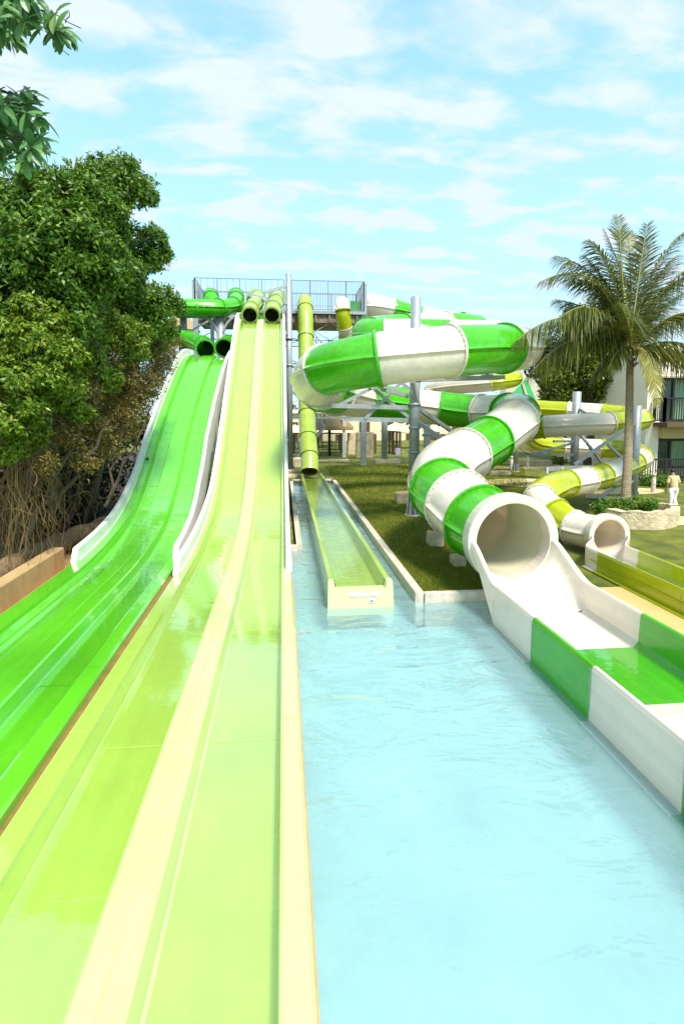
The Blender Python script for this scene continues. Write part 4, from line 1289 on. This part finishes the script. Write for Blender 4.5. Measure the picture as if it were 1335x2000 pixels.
sheet([(-60, -6.6, 12.5, 60)], ZG + .006, 'soil', mat('dark leaf mould', (.05, .035, .018), rough=1, var=.5, vscale=4, bump=1, bscale=20, bdist=.06))

# near tree: trunk beside the camera, only its leafy branches reach the picture
nt_ = thing('overhanging_tree', (-7.2, 3.5, ZG), 'near tree whose large leafed branches hang into the top left corner', 'tree')
mb = MB()
mb.tube(limb_path((-7.2, 3.5, ZG), (-6.2, 4.2, 6.4), 6, .12), [.26 - .02 * k for k in range(7)], 12)
br = [(at(-140, 60, 4.6), at(105, 45, 4.6)), (at(-140, 60, 4.6), at(60, 20, 4.4)), (at(-150, 300, 4.9), at(85, 235, 4.8)), (at(-150, 300, 4.9), at(60, 270, 4.6)), (at(-150, 300, 4.9), at(10, 170, 5)),(at(-150, 300, 4.9), at(20, 310, 4.8))]
for a, b_ in br:
    mb.tube(limb_path((-6.2, 4.2, 6.4), a, 5, .1), [.09 - .012 * k for k in range(6)], 8)
    mb.tube(limb_path(a, b_, 6, .04), [.016 - .002 * k for k in range(7)], 6)
tw_ = [(at(95, 22, 4.6), at(158, 55, 4.6)), (at(128, 45, 4.6), at(136, 24, 4.6)), (at(88, 60, 4.6), at(135, 108, 4.6)), (at(60, 215, 4.7), at(70, 180, 4.7))]
for a, b_ in tw_: mb.tube(limb_path(a, b_, 3, .01), .0035, 4)
mb.build('trunk', M_BARK, nt_)
def bigleaf(P, D, Nn, L, W):
    "a lens-shaped leaf with a midrib fold and a curve, 12 verts"
    ss = [0, .18, .42, .68, .88, 1.0]; wd = [.08, .66, 1.0, .96, .60, .04]
    D = D.normalized(); S = D.cross(Nn).normalized(); N2 = S.cross(D)
    rows = []
    for s_, w_ in zip(ss, wd):
        c = P + D * (L * s_) - N2 * (L * .22 * s_ * s_)
        rows.append([c - S * (W * .5 * w_) + N2 * (W * .16 * w_), c, c + S * (W * .5 * w_) + N2 * (W * .16 * w_)])
    return rows
lf = MB()
rl = random.Random(21)
whorls = []
for (x0_, x1_, y0_, y1_, n_, Y_) in ((-40, 128, -30, 66, 44, 4.6), (-50, 95, 175, 320, 64, 4.8)):
    for k in range(n_):
        px = rl.uniform(x0_, x1_); py = rl.uniform(y0_, y1_)
        if y0_ < 0 and py > 66 - .25 * max(0, px - 90) and px > 90: py = 60
        if y0_ > 0 and px > 100 - abs(py - 245) * .55: continue
        if y0_ < 0 and px > 90 and py < 25: continue
        whorls.append((at(px, py, Y_ + rl.uniform(-.35, .35)), px))
for c, px in whorls:
    for j in range(rl.randint(6, 9)):
        d = Vector((rl.uniform(-1, 1.1), rl.uniform(-1, .7), rl.uniform(-1.5, .55)))
        nrm = Vector((rl.uniform(-.4, .4), rl.uniform(-.9, -.1), rl.uniform(.4, 1)))
        lf.loft(bigleaf(c, d, nrm, rl.uniform(.11, .175), rl.uniform(.042, .064)), 0, False)
lf.build('foliage', L_FG, nt_)

# background trees on the right, behind the coil
BT = 'trees beyond the lawn on the right'
ca = clump([(1090, 700, 46, 47), (1060, 720, 34, 47), (1130, 690, 40, 48), (1170, 720, 44, 48), (1110, 740, 40, 47), (1060, 680, 22, 48), (1150, 770, 34, 47), (1185, 770, 34, 47), (1210, 740, 30, 48), (1080, 760, 34, 47)])
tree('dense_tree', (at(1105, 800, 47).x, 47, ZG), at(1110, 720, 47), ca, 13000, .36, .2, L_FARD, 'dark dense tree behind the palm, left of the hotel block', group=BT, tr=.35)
cb = clump([(1075, 760, 22, 41), (1100, 765, 26, 41), (1130, 768, 24, 41), (1090, 783, 24, 41), (1120, 785, 22, 41), (1068, 778, 16, 41)])
tree('olive_bush', (at(1100, 800, 41).x, 41, ZG), at(1100, 780, 41), cb, 5000, .26, .16, L_BLUR, 'rounded olive green bush below the dark tree', cat='bush', tr=.15, group=None)
cc = clump([(1140, 640, 34, 36), (1165, 615, 26, 36), (1128, 618, 20, 36), (1180, 660, 34, 36), (1140, 690, 30, 36), (1190, 700, 30, 36), (1205, 735, 30, 35.5), (1165, 735, 26, 35.5), (1215, 660, 30, 36), (1180, 765, 22, 36), (1235, 700, 26, 36), (1100, 690, 22, 37), (1080, 730, 24, 37), (1115, 735, 28, 37), (1150, 770, 26, 37), (1105, 775, 24, 37), (1190, 765, 26, 36)])
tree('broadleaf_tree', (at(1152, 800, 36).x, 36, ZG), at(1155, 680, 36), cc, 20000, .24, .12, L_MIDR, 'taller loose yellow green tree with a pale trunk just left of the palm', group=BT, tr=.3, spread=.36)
cd = clump([(1290, 600, 46, 50), (1325, 640, 50, 50), (1350, 590, 40, 50), (1300, 650, 34, 50), (1360, 700, 50, 50)])
cfar = []
for k in range(46):
    px = rnd.uniform(540, 1330); cfar.append((tuple(at(px, rnd.uniform(796, 822), 95)), rnd.uniform(1.6, 2.6)))
V, Fq = crown(cfar, 16000, .6, .35, spread=.4)
npmesh('far_treeline', V, Fq, L_FARD, label='low line of dark trees on the horizon', kind='stuff')

# lawn plants: low hedge strip right, planter with shrubs
pcx, pcy = at(1242, 1000, 19.2).x, 19.2
pl = thing('planter', (pcx, pcy, ZG), 'round limestone planter wall under the palm', 'planter')
mb = MB()
n = 40
def pr_(a, r):  # kidney outline
    rr = r * (1 + .10 * math.sin(2 * a + .6) + .05 * math.sin(3 * a))
    return pcx + math.cos(a) * rr * 1.05, pcy + math.sin(a) * rr * .85
rows = []
for k in range(n + 1):
    a = 2 * math.pi * k / n
    (xo_, yo_), (xi_, yi_) = pr_(a, 1.50), pr_(a, 1.16)
    j = .035 * math.sin(k * 2.9); hh = .62 + .03 * math.sin(k * 1.7)
    rows.append([Vector((xo_ + j, yo_, ZG - .05)), Vector((xo_ + j, yo_, ZG + hh - .07)), Vector((xo_ - .04 + j, yo_, ZG + hh)), Vector((xi_ + .02, yi_, ZG + hh)), Vector((xi_, yi_, ZG + .3))])
mb.loft(rows, 0, False)
mb.build('wall', M_STONE, pl)
mb = MB(); mb.add([(*pr_(2 * math.pi * k / n, 1.17), ZG + .42) for k in range(n)], [tuple(range(n))]); mb.build('soil', M_EARTH, pl)
shr = []
for k, (px, lb) in enumerate(((1172, 'leftmost'), (1194, 'second from the left'), (1216, 'in front of the palm trunk'), (1243, 'right of the palm trunk'), (1270, 'rightmost'))):
    c = at(px, 996, 18.9 + (k % 2) * .5)
    c = Vector((c.x, c.y, ZG + .66))
    t = thing('shrub', (c.x, c.y, ZG + .42), 'low glossy green shrub in the planter, ' + lb, 'shrub', 'shrubs in the planter')
    V, Fq = crown([(tuple(c), .26), (tuple(c + Vector((.2, .1, .03))), .20), (tuple(c + Vector((-.2, -.1, -.03))), .20)], 800, .12, .055, sub=14, spread=.35)
    npmesh('foliage', V, Fq, L_MID if k % 2 else L_DEEP, t)
    mb = MB()
    for j in range(5): mb.tube([(c.x, c.y, ZG + .4), (c.x + rnd.uniform(-.3, .3), c.y + rnd.uniform(-.2, .2), ZG + .7)], .012, 5)
    mb.build('stem', M_BARK, t)
for k, (px, py, Y, r_, lb) in enumerate(((1262, 935, 29, .5, 'small shrub at the foot of the terrace railing by the post'), (1290, 955, 28.5, .4, 'small shrub by the terrace railing near the bollard'), (930, 902, 40, .5, 'low shrub far right of the centre post'), (1085, 905, 42, .5, 'low shrub behind the limestone bench'))):
    c = at(px, py, Y); c = Vector((c.x, Y, ZG + .3))
    V, Fq = crown([(tuple(c), r_), (tuple(c + Vector((.5, 0, 0))), r_ * .8)], 700, .16, .08, spread=.4)
    o = npmesh('small_shrub', V, Fq, L_DEEP, label=lb, cat='shrub', group='small shrubs beyond the lawn')

# ------------------------------------------------------------------ coconut palm
pb0 = Vector((at(1219, 1000, 19.4).x, 19.4, ZG + .3))
ptop = at(1229, 705, 20.2)
palm = thing('coconut_palm', pb0, 'coconut palm with a leaning ringed trunk standing in the planter', 'palm tree')
mb = MB()
tpts = [pb0.lerp(ptop, k / 60) + Vector((.05 * math.sin(k / 60 * math.pi), 0, 0)) for k in range(61)]
mb.tube(tpts, [(.175 - .055 * k / 60) * (1.045 if k % 3 == 0 else 1.0) + (.06 if k < 3 else 0) for k in range(61)], 14, smooth=False)
mb.build('trunk', M_PTRUNK, palm)
mb = MB()
for k in range(60):      # fibrous boots at the head
    a = rnd.uniform(0, 6.28); p = ptop + Vector((0, 0, rnd.uniform(-.45, .5)))
    d = Vector((math.cos(a), math.sin(a), rnd.uniform(.5, 2.0))).normalized()
    mb.tube([p, p + d * rnd.uniform(.2, .45)], [.055, .012], 5)
mb.build('boots', mat('brown palm fibre', (.20, .11, .045), rough=1, var=.5, vscale=12), palm)
def frond(P0, P1, P2, m, droopk=.8, leaf=1.05, n=104, seed=0):
    rr = random.Random(seed)
    mb = MB()
    pts = [(P0 * (1 - t) ** 2 + P1 * (2 * t * (1 - t)) + P2 * t ** 2) for t in np.linspace(0, 1, 18)]
    mb.tube(pts, [.040 * (1 - .85 * k / 17) + .004 for k in range(18)], 5, mi=1)
    for k in range(n):
        t = .10 + .90 * k / (n - 1)
        c = P0 * (1 - t) ** 2 + P1 * (2 * t * (1 - t)) + P2 * t ** 2
        T = ((P1 - P0) * (2 * (1 - t)) + (P2 - P1) * (2 * t)).normalized()
        S = T.cross(UP)
        S = S.normalized() if S.length > .1 else Vector((1, 0, 0))
        for sg in (-1, 1):
            L = leaf * (math.sin(math.pi * min(1, .12 + t * .86)) ** .6 + .12) * rr.uniform(.82, 1.1)
            d = (S * sg * rr.uniform(.75, 1.0) + T * (.35 + .8 * t) + UP * rr.uniform(-.25, .20)).normalized()
            g = Vector((0, 0, -1)) * droopk * rr.uniform(.6, 1.3)
            wv = T.cross(d).normalized().cross(d) * (.019 if t < .9 else .012)
            rows = []
            for s_, w_ in ((0, .6), (.35, 1), (.7, .8), (1, .05)):
                q = c + d * (L * s_) + g * (L * s_ * s_ * .75)
                rows.append([q - wv * w_, q + wv * w_])
            mb.loft(rows, 0, False)
    return mb.build('frond', [m, MATS['frond midrib']], palm)
mat('frond midrib', (.32, .30, .08), rough=.5)
pd = ptop + Vector((0, 0, .35))
fr_ = [((1214, 560), (1207, 425), 20.5, 0, .35), ((1243, 560), (1262, 440), 20.6, 0, .4), ((1262, 500), (1345, 445), 20.0, 0, .6), ((1172, 480), (1052, 552), 19.9, 0, .7), ((1160, 560), (1098, 618), 19.2, 0, 1.0),
       ((1120, 560), (1000, 672), 18.9, 0, 1.1), ((1285, 540), (1385, 500), 20.2, 0, .7), ((1300, 580), (1400, 620), 19.6, 0, .9), ((1300, 640), (1405, 700), 19.2, 0, 1.1), ((1272, 640), (1282, 790), 18.9, 1, .5),
       ((1330, 660), (1395, 740), 19.3, 1, .9), ((1195, 600), (1165, 560), 22.4, 0, .8), ((1255, 590), (1290, 560), 22.6, 0, .8), ((1200, 660), (1150, 745), 20.9, 0, 1.0), ((1180, 600), (1085, 585), 21.4, 0, .9),
       ((1275, 610), (1350, 560), 21.8, 0, .9), ((1230, 620), (1205, 590), 18.2, 0, 1.0), ((1212, 655), (1185, 725), 19.4, 0, .8), ((1225, 540), (1180, 450), 21.2, 0, .5), ((1320, 660), (1420, 770), 20.6, 0, 1.1), ((1235, 500), (1225, 455), 21.6, 0, .4),
       ((1210, 580), (1140, 500), 20.6, 0, .7), ((1262, 560), (1320, 500), 20.7, 0, .6), ((1160, 590), (1062, 640), 20.2, 0, 1.1), ((1130, 610), (1030, 735), 19.6, 0, 1.1), ((1330, 560), (1420, 650), 20.4, 0, 1.1), ((1200, 540), (1110, 545), 21.4, 0, .9), ((1185, 520), (1085, 500), 20.8, 0, 1.0), ((1290, 520), (1370, 540), 21.0, 0, 1.1), ((1150, 640), (1090, 700), 20.9, 0, 1.0), ((1205, 520), (1150, 470), 20.0, 0, .9)]
for k, (c_, e_, Y_, y_, dr) in enumerate(fr_):
    lf_len = .62 if k in (9, 13, 17) else 1.0
    frond(pd + Vector((rnd.uniform(-.1, .1), rnd.uniform(-.1, .1), rnd.uniform(-.25, .2))), at(*c_, (20.2 + Y_) / 2), at(*e_, Y_), L_PALMY if y_ else L_PALM, dr, leaf=lf_len, seed=k)

# ------------------------------------------------------------------ lawn blades near the pool
npb = 110000
yy = 12.05 + (rng.random(npb) ** 1.9) * 30
xx = 3.06 + rng.random(npb) * (3.2 + (yy - 12.7) * .42)
keep = ~((np.abs(xx - 5.0) < .2) & (yy < 12.1))
xx, yy = xx[keep], yy[keep]
n = len(xx)
hgt = rng.uniform(.03, .075, n) * (1 + (yy - 12.7) * .02)
an = rng.random(n) * 6.283; lean = rng.uniform(0, .05, n)
w2 = .005 + (yy - 12.7) * .0006
base = np.stack([xx, yy, np.full(n, ZG)], 1)
sdv = np.stack([np.cos(an) * w2, np.sin(an) * w2, np.zeros(n)], 1)
tip = base + np.stack([np.cos(an + 1.6) * lean, np.sin(an + 1.6) * lean, hgt], 1)
V = np.stack([base - sdv, base + sdv, tip], 1).reshape(-1, 3)
npmesh('lawn_grass', V, np.arange(n * 3).reshape(n, 3), L_GRASS, label='short lawn grass beside the pool kerb', kind='stuff')

# ------------------------------------------------------------------ person
def skin_body(name, joints, edges, radii, m, parent=None, sub=2):
    me = bpy.data.meshes.new(name)
    off = ROOTS.get(parent, Vector((0, 0, 0)))
    me.from_pydata([tuple(Vector(j) - off) for j in joints], edges, [])
    o = bpy.data.objects.new(name, me); COL.objects.link(o)
    sk = o.modifiers.new('skin', 'SKIN'); sk.use_smooth_shade = True
    for i, r in enumerate(radii):
        me.skin_vertices[0].data[i].radius = r if isinstance(r, tuple) else (r, r)
    me.skin_vertices[0].data[0].use_root = True
    sb = o.modifiers.new('sub', 'SUBSURF'); sb.levels = sub; sb.render_levels = sub
    me.materials.append(m)
    if parent is not None: o.parent = parent
    ROOTS[o] = off
    return o
pf = onz(1312, 998, ZG)
hx, hy, hz_ = pf.x, pf.y, ZG
S_ = (at(1312, 917, hy).z - ZG) / 1.74
def J(x, y, z): return (hx + x * S_, hy + y * S_, hz_ + z * S_)
person = thing('person', (hx, hy, ZG), 'man in a cream shirt and white trousers walking away beside the hotel', 'person')
jt = [J(0, 0, .95), J(0, .02, 1.15), J(0, .05, 1.36), J(0, .09, 1.50), J(0, .12, 1.58), J(0, .13, 1.66),
      J(-.10, 0, .90), J(-.12, -.02, .50), J(-.12, .02, .10), J(-.12, .16, .04),
      J(.10, 0, .90), J(.11, .10, .50), J(.12, -.12, .16), J(.12, -.03, .06),
      J(-.19, .06, 1.40), J(-.27, .02, 1.14), J(-.26, .10, .90), J(-.25, .13, .80),
      J(.19, .06, 1.40), J(.28, .06, 1.14), J(.28, .20, .95), J(.27, .26, .88)]
ed = [(0, 1), (1, 2), (2, 3), (3, 4), (4, 5), (0, 6), (6, 7), (7, 8), (8, 9), (0, 10), (10, 11), (11, 12), (12, 13), (2, 14), (14, 15), (15, 16), (16, 17), (2, 18), (18, 19), (19, 20), (20, 21)]
ra = [(.15, .11), (.15, .11), (.16, .10), .06, .075, .085, .09, .06, .04, .035, .09, .06, .04, .035, .06, .045, .035, .03, .06, .045, .035, .03]
body = skin_body('body', jt, ed, [tuple(q * S_ for q in (r if isinstance(r, tuple) else (r, r))) for r in ra], M_SKIN, person)
# fingers: short chains on both hands, part of the body's skin tone
for sg, hb in ((-1, jt[17]), (1, jt[21])):
    mb = MB()
    for k in range(5):
        b0 = Vector(hb) + Vector(((k - 2) * .012, .01, -.02)) * S_
        if k == 4: b0 += Vector((sg * -.03, .02, .02)) * S_
        mb.tube([b0, b0 + Vector((0, .015, -.045 - .008 * (2 - abs(k - 2)))) * S_, b0 + Vector((0, .035, -.075)) * S_], [.010 * S_, .009 * S_, .006 * S_], 6)
    mb.build('fingers', M_SKIN, body)
sj = [J(0, 0, .88), J(0, .01, 1.10), J(0, .04, 1.28), J(0, .06, 1.40), J(-.17, .06, 1.41), J(-.235, .04, 1.26), J(-.27, .02, 1.14), J(.17, .06, 1.41), J(.24, .06, 1.26), J(.28, .06, 1.14)]
skin_body('shirt', sj, [(0, 1), (1, 2), (2, 3), (3, 4), (4, 5), (5, 6), (3, 7), (7, 8), (8, 9)], [tuple(q * S_ for q in r) for r in [(.18, .14), (.19, .15), (.20, .14), (.17, .12), (.09, .09), (.075, .075), (.075, .075), (.09, .09), (.075, .075), (.075, .075)]], M_SHIRT, person)
tj = [J(0, 0, .88), J(-.10, 0, .80), J(-.12, -.02, .50), J(-.12, .02, .14), J(-.12, .03, .06), J(.10, .02, .80), J(.11, .10, .50), J(.12, -.09, .18), J(.12, -.11, .12)]
tr_ = MB()
for a in (((-.085, .0, .93), (-.105, -.01, .72), (-.12, -.02, .50), (-.12, .01, .26), (-.12, .03, .05)), ((.085, .0, .93), (.10, .06, .72), (.11, .10, .50), (.115, .0, .30), (.12, -.10, .11))):
    tr_.tube([J(*q) for q in a], [r_ * S_ for r_ in (.115, .105, .085, .075, .078)], 12)
tr_.tube([J(0, 0, .98), J(0, 0, .90), J(0, 0, .80)], [.165 * S_, .17 * S_, .12 * S_], 14)
tr_.build('trousers', M_TROUS, person)
mb = MB(); c = Vector(J(0, .12, 1.66)); mb.lathe(c, [(.001, -.07 * S_), (.07 * S_, -.05 * S_), (.098 * S_, 0), (.094 * S_, .05 * S_), (.06 * S_, .085 * S_), (.001, .10 * S_)], 16)
mb.build('hair', M_HAIR, person)
for sg, q in ((-1, J(-.12, .09, .045)), (1, J(.12, -.07, .075))):
    mb = MB(); mb.box(q, (.10 * S_, .28 * S_, .09 * S_), bev=.03, rot=Matrix.Rotation(0 if sg < 0 else R(-28), 3, 'X')); mb.build('shoe', M_SHOE, person)
